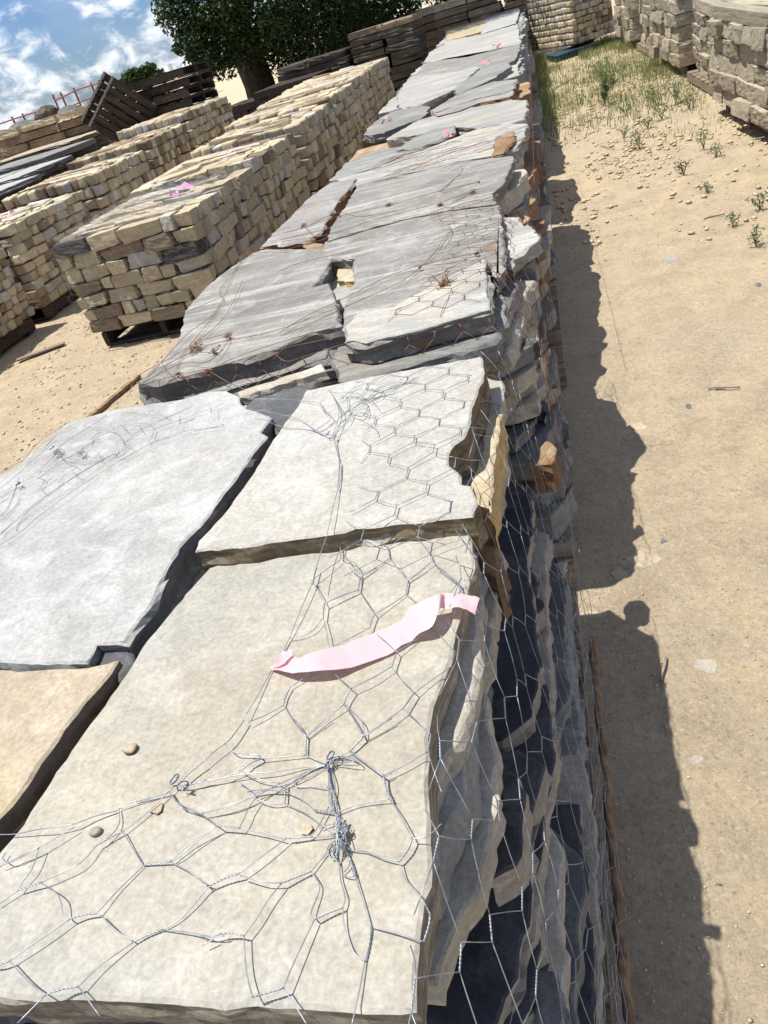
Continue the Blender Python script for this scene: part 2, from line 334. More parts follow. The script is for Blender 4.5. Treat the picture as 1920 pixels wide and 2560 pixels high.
# ------------------------------------------------------------------ flagstone slabs
def slab(name, poly, ztop, th, mat, label=None, cat='flagstone', group=None, seg=0.02, jit=0.004, rough=0.006, wob=0.0, lip=0.0025, tilt=(0, 0), smooth=False, inset=0.0):
    poly = np.array(poly, float)
    a = 0.5 * np.sum(poly[:, 0] * np.roll(poly[:, 1], -1) - np.roll(poly[:, 0], -1) * poly[:, 1])
    if a < 0: poly = poly[::-1]
    pts = []
    n = len(poly)
    for i in range(n):
        p, q = poly[i], poly[(i + 1) % n]; L = np.linalg.norm(q - p); k = max(1, int(L / seg))
        for j in range(k): pts.append(p + (q - p) * (j + (random.uniform(-.2, .2) if j else 0)) / k)
    pts = np.array(pts); m_ = len(pts)
    T = np.roll(pts, -1, 0) - np.roll(pts, 1, 0); T /= np.linalg.norm(T, axis=1)[:, None] + 1e-9
    Nn = np.stack([T[:, 1], -T[:, 0]], 1)
    s0 = random.uniform(0, 900)
    q3 = lambda sc, z: np.stack([pts[:, 0] * sc + s0, pts[:, 1] * sc, np.full(m_, z)], 1)
    seg_l = np.linalg.norm(np.roll(pts, -1, 0) - pts, axis=1); sper = np.concatenate([[0], np.cumsum(seg_l)[:-1]]); per = seg_l.sum()
    def knots(amp, lo, hi):
        ks = [0.0]
        while ks[-1] < per: ks.append(ks[-1] + random.uniform(lo, hi) * (0.25 if random.random() < .3 else 1))
        vs = rng.uniform(-1, 1, len(ks)) * amp; vs[-1] = vs[0]; return np.interp(sper, ks, vs)
    cs_ = min(0.12, per / 12)
    pts = pts + Nn * (jit * 0.9 * fbm(q3(60, 1.0), 3, 0.75) + knots(jit * 1.1, cs_ * .12, cs_ * .5) + (knots(wob, cs_ * .4, cs_ * 1.6) if wob else 0))[:, None]
    c = pts.mean(0)
    zf = lambda xy: tilt[0] * (xy[:, 0] - c[0]) + tilt[1] * (xy[:, 1] - c[1])
    lv = [0.0, 0.0, 0.22, 0.45, 0.7, 1.0] if th > 0.02 else [0.0, 0.0, 0.5, 1.0]
    rings = []
    for k, t in enumerate(lv):
        if k == 0: off = -lip * 1.5; z = ztop
        elif k == 1: off = 0.0; z = ztop - lip
        else:
            off = rough * .6 * fbm(q3(70, k * 3.1), 3, 0.75) + knots(rough * .55, cs_ * .15, cs_ * .7) + rough * random.uniform(-.5, .5) - inset * t
            z = ztop - th * t
        xy = pts + Nn * (off if np.ndim(off) == 0 else off[:, None])
        zz = np.full(m_, z) + zf(xy) + (0.0 if k in (0,) else 0.0006 * rng.standard_normal(m_)) + (0.18 * th * fbm(q3(18, k * 2.0), 2) if 1 < k < len(lv) - 1 else 0)
        rings.append(np.column_stack([xy, zz]))
    V = np.vstack(rings); fs = [tuple(range(m_))]
    for k in range(len(lv) - 1):
        for i in range(m_):
            j = (i + 1) % m_; fs.append((k * m_ + i, (k + 1) * m_ + i, (k + 1) * m_ + j, k * m_ + j))
    L = len(lv) - 1
    fs.append(tuple(L * m_ + i for i in range(m_))[::-1])
    cc = np.array([c[0], c[1], ztop - th / 2]); V = V - cc
    me = mesh(name, V, fs)
    o = link(name, me, mat); o.location = cc
    if label: tag(o, label, cat, group)
    return o
def px(l, z): return [P(u, v, z) for u, v in l]

G_P1 = 'flagstones on the nearest pallet'
ZN, ZF, ZL1, ZL2 = 0.80, 0.83, 0.816, 0.810
nearN = px([(524,1418),(579,1402),(717,1386),(838,1372),(960,1357),(1070,1344),(1174,1331),(1178,1380),(1186,1421),(1174,1455),(1165,1500),(1157,1536),(1145,1577),(1128,1658),(1112,1700),(1087,1764),(1079,1804),(1070,1845),(1073,1891),(1076,1989),(1079,2105),(1081,2180),(1079,2215),(1058,2250),(1055,2279),(1053,2337),(1047,2423),(1041,2528),(960,2527),(810,2525),(640,2518),(463,2510),(231,2504),(0,2493),(-200,2480),(-150,2350),(0,2125),(58,2059),(174,1874),(301,1700),(359,1612),(463,1484),(515,1427)], ZN)
slab('flagstone', nearN, ZN, 0.045, M['cream'], 'large smooth beige slab nearest the camera, under the pink ribbon and wire tangle', group=G_P1, jit=0.0022, rough=0.005, seg=0.012)
frontF = px([(483,1380),(500,1350),(545,1295),(579,1259),(648,1155),(689,1088),(741,1016),(764,975),(777,972),(880,950),(1000,927),(1120,905),(1206,889),(1212,930),(1187,998),(1175,1050),(1160,1094),(1137,1110),(1125,1133),(1125,1160),(1149,1187),(1152,1210),(1183,1212),(1191,1260),(1185,1291),(1122,1297),(1006,1306),(890,1322),(813,1337),(716,1347),(620,1366)], ZF)
slab('flagstone', frontF, ZF, 0.062, M['cream_f'], 'pale cream slab with rough brown front edge, beyond the beige ribbon slab', group=G_P1, jit=0.0025, rough=0.007, seg=0.012)
L1 = px([(315,1606),(329,1579),(353,1544),(376,1509),(405,1450),(430,1400),(457,1357),(521,1288),(579,1207),(625,1143),(670,1092),(654,1079),(677,1045),(650,1030),(619,1021),(605,1008),(596,993),(567,975),(521,978),(463,995),(370,1010),(278,1024),(174,1053),(110,1103),(35,1172),(0,1189),(-150,1290),(-260,1480),(-260,1640),(-40,1648),(0,1650),(120,1655),(190,1655),(218,1654),(241,1610)], ZL1)
slab('flagstone', L1, ZL1, 0.06, M['pale'], 'large pale grey mottled slab on the left, tangled wire at its far corner', group=G_P1, jit=0.003, rough=0.006, seg=0.014)
L2 = px([(294,1650),(272,1683),(250,1718),(212,1756),(141,1850),(100,1905),(76,1944),(29,2012),(0,2047),(-120,2200),(-300,2200),(-300,1700),(-40,1672),(0,1672),(120,1672),(218,1667)], ZL2)
slab('flagstone', L2, ZL2, 0.055, M['tan'], 'tan cracked slab at the left edge, beside the beige ribbon slab', group=G_P1, jit=0.003, rough=0.006, seg=0.014)
# rough chip filling the notch at the corner of the two left slabs
slab('flagstone', px([(240,1612),(313,1608),(330,1660),(300,1690),(250,1660)], 0.80), 0.80, 0.03, M['slate'], 'small dark rough chip wedged in the notch between the two left slabs', group=G_P1, jit=0.004, rough=0.008)
slab('flagstone', px([(600,1010),(640,960),(790,925),(760,1000),(700,1060)], 0.815), 0.80, 0.04, M['slate'], 'dark rough slab showing in the gap beyond the two pale slabs', group=G_P1, jit=0.004, rough=0.01)
slab('flagstone', px([(600,985),(780,930),(810,920),(800,905),(590,975)], 0.82), 0.815, 0.02, M['beige'], 'thin cream sliver of stone along the far edge of the nearest pallet', group=G_P1)

def cm(reg, pts): return [conv_m(*p) for p in pts]
def conv_m(x, y): return (1100 + x / 4.0225, 1050 + y / 4.0225)
slab('flagstone', px(cm('m', [(440,-60),(620,-60),(600,60),(575,300),(556,400),(535,520),(528,640),(522,900),(500,930),(480,880),(370,845),(330,700),(300,600),(370,420),(440,230),(430,60)]), .764), .764, .075, M['yellow'], 'lit slab with ochre yellow side beside the pale cream slab', group=G_P1, jit=.003, rough=.006, seg=.014)
slab('flagstone', px(cm('m', [(330,880),(420,880),(500,950),(560,1200),(590,1480),(560,1560),(430,1500),(330,1240)]), .700), .700, .09, M['rust'], 'dark brown broken block below the ochre-sided slab', group=G_P1, jit=.004, rough=.010, seg=.016)
slab('flagstone', px(cm('m', [(1010,270),(1060,215),(1110,205),(1170,280),(1165,400),(1120,440),(1010,450),(940,470),(1000,420)]), .52), .52, .07, M['rust'], 'rusty red-brown stone with a white top on the side of the stack', group='slabs stacked in the nearest pallet', jit=.004, rough=.010, seg=.014)
def ck(pts): return [(1040 + x / 2.9625, 1900 + y / 2.9625) for x, y in pts]
slab('flagstone', px(ck([(600,10),(735,115),(800,240),(790,500),(770,700),(720,770),(690,840),(545,875),(525,650),(560,520),(620,300),(560,120)]), .60), .60, .06, M['navy'], 'dark wedge-shaped stone with pale side among the near dark slabs', group='slabs stacked in the nearest pallet', jit=.004, rough=.008, seg=.012)
slab('flagstone', px(ck([(890,1560),(1020,1560),(1060,1640),(1110,1800),(1120,2000),(880,2000),(860,1700)]), .40), .40, .05, M['slate'], 'grey slab with pale edge low at the near end of the stack', group='slabs stacked in the nearest pallet', jit=.004, rough=.008, seg=.012)
# layered slabs down the side of the near pallets --------------------------------
def stack_layers(y0, y1, xl, layers, cname, npc=2, seg=0.03, wob=0.02, gap=0.012, group=None, words=None, hole=True, swap=.25):
    # layers: (z_top, thickness, right edge x, material key)
    words = words or ['first', 'second', 'third', 'fourth', 'fifth', 'sixth', 'seventh', 'eighth', 'ninth', 'tenth', 'eleventh', 'twelfth', 'thirteenth', 'fourteenth', 'fifteenth', 'sixteenth', 'seventeenth', 'eighteenth', 'nineteenth', 'twentieth', 'lowest']
    cols = {'navy': 'dark slate', 'slate': 'grey slate', 'beige': 'beige', 'grey': 'grey', 'grey2': 'blue-grey', 'white': 'whitish', 'yellow': 'ochre-edged', 'rust': 'rusty brown', 'cream': 'cream', 'pale': 'pale grey', 'tan': 'tan', 'bark_stone': 'dark weathered'}
    for li, (zt, th, xr, mk) in enumerate(layers):
        k = npc if not hole else random.choice([npc, npc, max(1, npc - 1)])
        cuts = [y0 + random.uniform(-.02, .02)]
        for j in range(1, k): cuts.append(y0 + (y1 - y0) * (j / k + random.uniform(-.14, .14)))
        cuts.append(y1 + random.uniform(-.03, .02))
        for j in range(k):
            a, b = cuts[j] + gap * .5, cuts[j + 1] - gap * .5
            x1 = xr + random.uniform(-.022, .014); x2 = xr + random.uniform(-.022, .014); a += random.choice([0, .02, .05, .09]) * (j == 0); b -= random.choice([0, .02, .05, .09]) * (j == k - 1)
            sk = random.uniform(-.02, .02)
            poly = [(xl + random.uniform(-.03, .03), a), (x1 - random.uniform(.03, .10), a + sk * .3)]
            if random.random() < .5: poly += [(x1 - .008, a + random.uniform(.02, .10))]
            nn = 3
            for q in range(1, nn): poly.append((x1 + (x2 - x1) * q / nn + random.uniform(-.020, .014), a + (b - a) * (q + random.uniform(-.3, .3)) / nn))
            if random.random() < .6: poly += [(x2, b - random.uniform(.02, .14)), (x2 - random.uniform(.02, .12), b + sk * .3)]
            else: poly += [(x2, b)]
            poly += [(xl + random.uniform(-.03, .03), b)]
            mk2 = mk if random.random() > swap else random.choice(['beige', 'navy', 'slate', 'grey2', 'slate'] if mk != 'bark_stone' else ['bark_stone'])
            where = ('nearest', 'middle', 'far')[j if k == 3 else (0 if j == 0 else 2)] if k > 1 else 'full length'
            if k > 1: where += ' piece'
            slab('flagstone', poly, zt, th - random.uniform(.002, .008), M[mk2], '%s slab, %s layer down, %s, %s' % (cols[mk2], words[min(li, 20)], cname, where),
                 group=group, seg=seg, wob=wob * .35, jit=0.005, rough=0.007, inset=random.choice([0, 0, .006, -.004]), tilt=(random.uniform(-.012, .012), random.uniform(-.015, .015)))
_pf = [(.755, -.156), (.70, -.150), (.63, -.146), (.625, -.195), (.58, -.215), (.50, -.205), (.455, -.195), (.45, -.120), (.40, -.112), (.35, -.098), (.25, -.080), (.12, -.064)][::-1]
seqP1 = []; _z = .755; _mk = ['beige', 'white', 'beige', 'slate', 'navy', 'slate', 'navy', 'slate', 'navy', 'navy', 'beige', 'slate', 'navy', 'beige', 'grey2', 'slate', 'grey2', 'beige', 'navy', 'slate', 'grey2', 'beige', 'slate', 'slate', 'beige']
_rs = random.Random(11)
while _z > .15:
    _t = _rs.choice([.022, .028, .034, .042, .05]); _t = _t if _z - _t > .14 else _z - .122
    seqP1.append((_z, _t + .004, float(np.interp(_z - .004, [p[0] for p in _pf], [p[1] for p in _pf])) + _rs.uniform(-.008, .006), _mk[min(len(seqP1), 24)])); _z -= _t
random.seed(23)
stack_layers(0.30, 1.50, -1.12, seqP1, 'nearest pallet of the row', npc=2, seg=0.014, wob=.008, swap=0, group='slabs stacked in the nearest pallet')
# pallets ----------------------------------------------------------------------
def wood_pallet(name, loc, sx, sy, mat, label, group, rz=0.0, hgt=0.12, parts=True):
    r = empty(name, loc, label, 'pallet', group, rz)
    d = MB(); nb = 7
    for i in range(nb): d.box((0, (i + .5) / nb * sy - sy / 2, hgt - .009), (sx, sy / nb * .78, .018), random.uniform(-.004, .004))
    d.build('top_deck', mat, r)
    for k in (-1, 0, 1):
        q = MB(); q.box((k * (sx / 2 - .02), 0, hgt / 2 - .001), (.04, sy, hgt - .04)); q.build('stringer', mat, r)
    d = MB()
    for i in (0, 1, 2): d.box((0, (i - 1) * (sy / 2 - .055), .010), (sx, .10, .016))
    d.build('bottom_deck', mat, r)
    return r
GP = 'wooden pallets under the flagstone row'
wood_pallet('wooden_pallet', (-.60, .93, 0), 1.06, 1.13, M['wood'], 'weathered wooden pallet under the nearest stack of flagstones', GP)
wood_pallet('wooden_pallet', (-.61, 2.20, 0), 1.08, 1.16, M['wood'], 'weathered pallet under the second flagstone stack, its end block in the sun', GP)
o = slab('timber_batten', [(-.050, .45), (-.038, .45), (-.035, 1.3), (-.047, 1.3)], .135, .05, M['woodor'], 'thin reddish timber batten along the foot of the nearest stack', 'batten')

# second pallet -----------------------------------------------------------------
G2 = 'flagstones on the second pallet with rusty netting'
Z2 = 0.80
R2 = px([(811,605),(811,645),(886,647),(886,705),(874,719),(869,763),(859,790),(859,811),(864,854),(917,859),(970,845),(1057,823),(1115,806),(1182,787),(1226,775),(1224,745),(1223,719),(1213,640),(1245,690),(1262,665),(1259,613),(1252,551),(1243,512),(1120,528),(1000,552),(900,580)], Z2)
slab('flagstone', R2, Z2, 0.048, M['grey'], 'big smooth streaked grey slab with pale front lip under rusty netting', group=G2, jit=0.005, rough=0.012, seg=0.018)
lip = slab('pale_front_layer', px([(866,812),(900,778),(985,765),(1105,700),(1160,672),(1211,644),(1222,745),(1223,772),(1182,784),(1115,803),(1057,820),(970,842),(917,855),(868,850)], Z2 + .005), Z2 + .005, .007, M['white'], jit=.004, rough=.002, seg=.014)
R2o = [o for o in C.objects if o.get('label', '').startswith('big smooth streaked')][0]; lip.parent = R2o; lip.location = lip.location - R2o.location
R2b = px([(815,603),(900,577),(1000,549),(1120,525),(1242,509),(1236,500),(1230,483),(1259,459),(1279,416),(1286,389),(1230,395),(1150,405),(1080,420),(989,445),(893,464),(860,520),(830,560)], Z2 + .006)
slab('flagstone', R2b, Z2 + .006, 0.045, M['grey'], 'wide streaked grey slab just beyond the big netted one, third pallet', group='flagstones on the third pallet', jit=0.005, rough=0.01, seg=0.02)
L2b = px([(665,623),(740,622),(810,623),(827,649),(804,689),(781,718),(822,707),(839,747),(845,799),(856,814),(781,828),(694,871),(578,903),(486,932),(393,955),(347,958),(366,940),(382,920),(440,863),(455,815),(463,776),(521,712),(579,666),(636,631)], Z2)
slab('flagstone', L2b, Z2, 0.055, M['grey'], 'pointed streaked grey slab left of the black gap under rusty netting', group=G2, jit=0.004, rough=0.01, seg=0.018)
UL = px([(654,618),(700,570),(772,498),(825,459),(892,449),(845,507),(822,545),(808,578),(775,600),(700,613)], Z2)
slab('flagstone', UL, Z2 + .004, 0.05, M['greyrust'], 'weathered slab with rusty orange front edge at the left of the big grey slab', group=G2, jit=0.005, rough=0.012, seg=0.018)
slab('flagstone', px([(756,598),(806,600),(812,628),(790,634),(765,620)], Z2), Z2 - .012, 0.05, M['rust'], 'small orange-brown broken stone beside the black gap', group=G2, jit=0.006, rough=0.012)
slab('flagstone', px([(838,648),(884,640),(889,690),(842,688)], Z2 - .02), Z2 - .035, 0.05, M['yellow'], 'square pale stone propped in the gap of the second pallet', group=G2, jit=0.004, rough=0.01)
# flaked upper layers that lie on the big slab
def part_slab(parent_o, name, pts, z, th, mat):
    o = slab(name, px(pts, z), z, th, mat, jit=0.004, rough=0.002, seg=0.012, wob=0.004)
    o.parent = parent_o; o.location = o.location - parent_o.location
    return o
bpy.context.view_layer.update()
# lower layers of the second pallet: front faces seen
slab('flagstone', px([(350,975),(390,1000),(521,988),(700,935),(812,893),(830,860),(820,820),(600,800),(450,850)], .748), .748, .048, M['grey2'], 'grey slab with shaded front edge, just under the pointed left slab', group=G2, jit=0.005, rough=0.013, seg=0.018)
slab('flagstone', px([(835,905),(850,940),(905,950),(1020,915),(1130,880),(1235,850),(1262,800),(1262,740),(1000,700),(860,760)], .748), .748, .052, M['grey2'], 'grey slab with rounded rocky front, just under the big streaked slab', group=G2, jit=0.006, rough=0.014, seg=0.018)
slab('flagstone', [(-1.0, 1.72), (-.70, 1.69), (-.40, 1.67), (-.15, 1.66), (-.12, 1.9), (-.14, 2.2), (-1.0, 2.2)], .694, .04, M['beige'], 'thin beige slab third from the top at the front of the second pallet', group=G2, jit=0.005, rough=0.012)
seqP2 = [(.745,.045,-.125,'white'),(.698,.05,-.100,'beige'),(.646,.048,-.088,'grey2'),(.596,.05,-.102,'beige'),(.545,.06,-.118,'navy'),(.484,.05,-.100,'beige'),(.433,.05,-.096,'slate'),(.382,.056,-.080,'navy'),(.325,.06,-.084,'beige'),(.264,.06,-.070,'grey2'),(.203,.08,-.068,'slate')]
stack_layers(1.67, 2.69, -1.05, seqP2, 'second pallet of the row', npc=3, seg=0.02, wob=.03, group='slabs stacked in the second pallet')
slab('flagstone', px([(1262,665),(1281,668),(1290,640),(1348,600),(1345,588),(1318,560),(1300,570),(1245,530),(1262,600)], .765), .765, .04, M['white'], 'pale lit slab jutting from the right side of the second pallet', group=G2, jit=0.006, rough=0.012, seg=0.018)

# third, fourth ... pallets of the row ---------------------------------------------
def tops(defs, group):
    for (pts, z, th, mk, lab) in defs:
        slab('flagstone', px(pts, z), z, th, M[mk], lab, group=group, jit=0.008, rough=0.014, seg=0.035, wob=0.012)
tops([
 ([(840,449),(893,464),(1000,436),(1150,402),(1232,389),(1259,382),(1287,370),(1310,345),(1323,311),(1272,309),(1194,321),(1144,341),(1066,372),(1010,390),(940,420)], 0.795, .06, 'white', 'pale slab with rusty specks and a brown stone on its right corner'),
 ([(823,452),(860,409),(941,375),(1016,365),(1063,372),(1010,388),(940,418),(838,449)], 0.790, .05, 'grey2', 'long blue-grey slab left of the pale rust-specked slab'),
 ([(992,376),(1035,345),(1083,322),(1134,313),(1137,328),(1117,342),(1056,365)], 0.803, .02, 'grey2', 'grey slab with a pink ribbon at its right end'),
 ], 'flagstones on the third pallet')
slab('flagstone', px([(1269,328),(1284,329),(1288,345),(1269,368),(1259,382),(1232,389),(1240,345)], .815), .815, .022, M['rust'], 'brown wedge-shaped stone lying on the right corner of the pale slab', group='flagstones on the third pallet', jit=.004, rough=.01)
tops([
 ([(968,345),(1043,301),(1127,277),(1211,264),(1279,248),(1313,250),(1319,274),(1309,297),(1279,307),(1200,316),(1144,318),(1022,340)], 0.795, .06, 'white', 'long white slab with curved right end, fourth pallet of the row'),
 ([(906,338),(936,304),(975,280),(1045,265),(1078,268),(1057,295),(1021,307),(960,330),(930,338)], 0.795, .05, 'grey2', 'grey slab with a pink ribbon, left end of the fourth pallet'),
 ([(1078,277),(1141,238),(1232,205),(1292,199),(1285,223),(1274,241),(1201,256),(1150,275),(1096,289)], 0.805, .06, 'greyrust', 'grey slab with orange-brown front edge across the fourth pallet'),
 ([(1082,272),(1141,237),(1232,204),(1292,198),(1284,220),(1260,232),(1190,246),(1130,266),(1090,281)], 0.810, .012, 'grey2', 'thin grey top layer over the orange-brown edged slab'),
 ], 'flagstones on the fourth pallet')
tops([
 ([(993,247),(999,229),(1024,193),(1111,169),(1200,166),(1170,195),(1135,223),(1090,245),(1045,265),(999,268)], 0.800, .07, 'white', 'broad beige-grey slab at the left of the fifth pallet'),
 ([(1132,223),(1207,169),(1271,151),(1276,166),(1240,192),(1201,211),(1140,238)], 0.815, .06, 'grey2', 'tilted dark-edged grey slab at the right of the fifth pallet'),
 ([(1024,193),(1048,178),(1060,160),(1120,145),(1230,125),(1302,109),(1296,134),(1286,151),(1232,166),(1150,178)], 0.800, .06, 'grey', 'long grey slab with pink ribbons on the sixth pallet'),
 ], 'flagstones on the fifth and sixth pallets')
tops([
 ([(1060,156),(1075,130),(1111,112),(1117,102),(1200,87),(1295,60),(1298,90),(1301,109),(1171,142)], 0.800, .06, 'white', 'bright white slab on the seventh pallet'),
 ([(1117,102),(1114,70),(1171,45),(1213,42),(1230,60),(1200,80)], 0.805, .06, 'yellow', 'slab with tan front edge at the left of the far pallet'),
 ([(1213,42),(1250,22),(1286,12),(1300,24),(1290,58),(1200,85),(1215,60)], 0.810, .06, 'pale', 'whitish slab at the far right end of the row'),
 ], 'flagstones on the far pallets of the row')
rowY = [(2.84, 4.0), (4.08, 5.25), (5.32, 6.55), (6.62, 7.95), (8.05, 9.45), (9.6, 10.95), (11.1, 12.5), (12.6, 14.0), (14.1, 15.5), (15.6, 17.0)]
ordn = ['third', 'fourth', 'fifth', 'sixth', 'seventh', 'eighth', 'ninth', 'tenth', 'eleventh', 'twelfth']
for i, (a, b_) in enumerate(rowY):
    near = i < 2; nl = 9 if near else (6 if i < 5 else 4); zt = .742; th = (zt - .125) / nl
    ly = []
    for q in range(nl):
        xr = (-.075 + .05 * math.sin(q * 2.1 + i) + (.04 if q > 2 else 0)) + (0.0 if i < 6 else -.02)
        ly.append((zt - q * th, th, xr - .05, random.choice(['beige', 'slate', 'grey2', 'navy', 'white', 'grey2'] + (['rust'] if i < 3 else []))))
    stack_layers(a + (.09 if i == 0 else .04), b_ - .04, -1.15 - (.04 * i if i > 3 else 0), ly, '%s pallet of the row' % ordn[i], npc=2 if near else 1, seg=.03 if near else .05, wob=.05, group='slabs stacked in the %s pallet' % ordn[i])
    wood_pallet('wooden_pallet', (-.57, (a + b_) / 2, 0), 1.05, b_ - a - .04, M['wood'], 'weathered pallet under the %s flagstone stack of the row' % ordn[i], GP)
    if i > 2:   # cap slabs where the traced ones leave the top open
        slab('flagstone', [(-1.1 - .05 * i, a), (-.62, a - .02), (-.16, a + .03), (-.12, b_), (-.7, b_ + .03), (-1.12 - .05 * i, b_ - .1)], .768, .028, M[random.choice(['grey2', 'white', 'pale'])], 'pale flat top slab closing the %s pallet of the row' % ordn[i], group='slabs stacked in the %s pallet' % ordn[i], seg=.05, wob=.03)
slab('flagstone', [(-.20, 3.02), (-.08, 2.98), (-.06, 3.5), (-.18, 3.55)], .50, .12, M['rust'], 'rusty orange block bulging from the side of the third pallet', group='slabs stacked in the third pallet', wob=.03, rough=.015)
slab('flagstone', [(-.24, 2.86), (-.12, 2.88), (-.09, 3.2), (-.22, 3.3)], .66, .06, M['rust'], 'rusty wedge high on the near corner of the third pallet', group='slabs stacked in the third pallet', wob=.03, rough=.015)

# ------------------------------------------------------------------ wire netting
def smooth_poly(p, k=4):
    p = np.asarray(p, float)
    if len(p) < 3:
        t = np.linspace(0, 1, k + 1)[:, None]; return p[0] + (p[-1] - p[0]) * t
    out = []
    for i in range(len(p) - 1):
        p0 = p[max(i - 1, 0)]; p1 = p[i]; p2 = p[i + 1]; p3 = p[min(i + 2, len(p) - 1)]
        for j in range(k):
            t = j / k; out.append(0.5 * ((2 * p1) + (-p0 + p2) * t + (2 * p0 - 5 * p1 + 4 * p2 - p3) * t * t + (-p0 + 3 * p1 - 3 * p2 + p3) * t ** 3))
    out.append(p[-1]); return np.array(out)
def twist(mb, p, r, turns_per_m=140, amp=None, n=4):
    p = smooth_poly(p, 3); L = np.linalg.norm(np.diff(p, axis=0), axis=1); s = np.concatenate([[0], np.cumsum(L)])
    tot = s[-1]
    if tot < 1e-4: return
    k = max(6, int(tot * turns_per_m * 5)); t = np.linspace(0, tot, k); q = np.stack([np.interp(t, s, p[:, i]) for i in range(3)], 1)
    T = np.gradient(q, axis=0); T /= np.linalg.norm(T, axis=1)[:, None] + 1e-9
    A = np.cross(T, [0.1, 0.2, 0.97]); A /= np.linalg.norm(A, axis=1)[:, None] + 1e-9; B = np.cross(T, A); amp = amp or r * .85
    for ph in (0, PI):
        a = 2 * PI * turns_per_m * t + ph
        mb.tube(q + amp * (np.cos(a)[:, None] * A + np.sin(a)[:, None] * B), r, n)
WR = 0.00056
NET1 = MB()
def conv(reg, x, y):
    ox, oy, s = {'a': (340, 1800, 2.592), 'b': (0, 1950, 2.9625), 'c': (500, 1980, 2.592), 'd': (620, 1420, 2.592), 'e': (620, 940, 2.592), 'f': (0, 1000, 2.9625), 'g': (700, 300, 2.07375), 'h': (0, 400, 1.728), 'k': (1040, 1900, 2.9625), 'm': (1100, 1050, 4.0225), 'n': (500, 900, 3.318)}[reg]
    return ox + x / s, oy + y / s
def height_at(x, y, base):
    return base + 0.0075 + 0.0035 * math.sin(x * 31 + y * 17) + 0.0015 * math.sin(x * 67 - y * 43)
def tr(reg, pts, tw=False, base=ZN, mb=NET1, r=WR, lift=0.0):
    q = []
    for (x, y) in pts:
        u, v = conv(reg, x, y); z = base + 0.009
        for _ in range(2):
            X, Y = P(u, v, z); z = height_at(X, Y, base) + lift
        X, Y = P(u, v, z); q.append((X, Y, z))
    if tw: twist(mb, q, r)
    else: mb.tube(smooth_poly(q, 5), r, 5)
T_, W_ = True, False
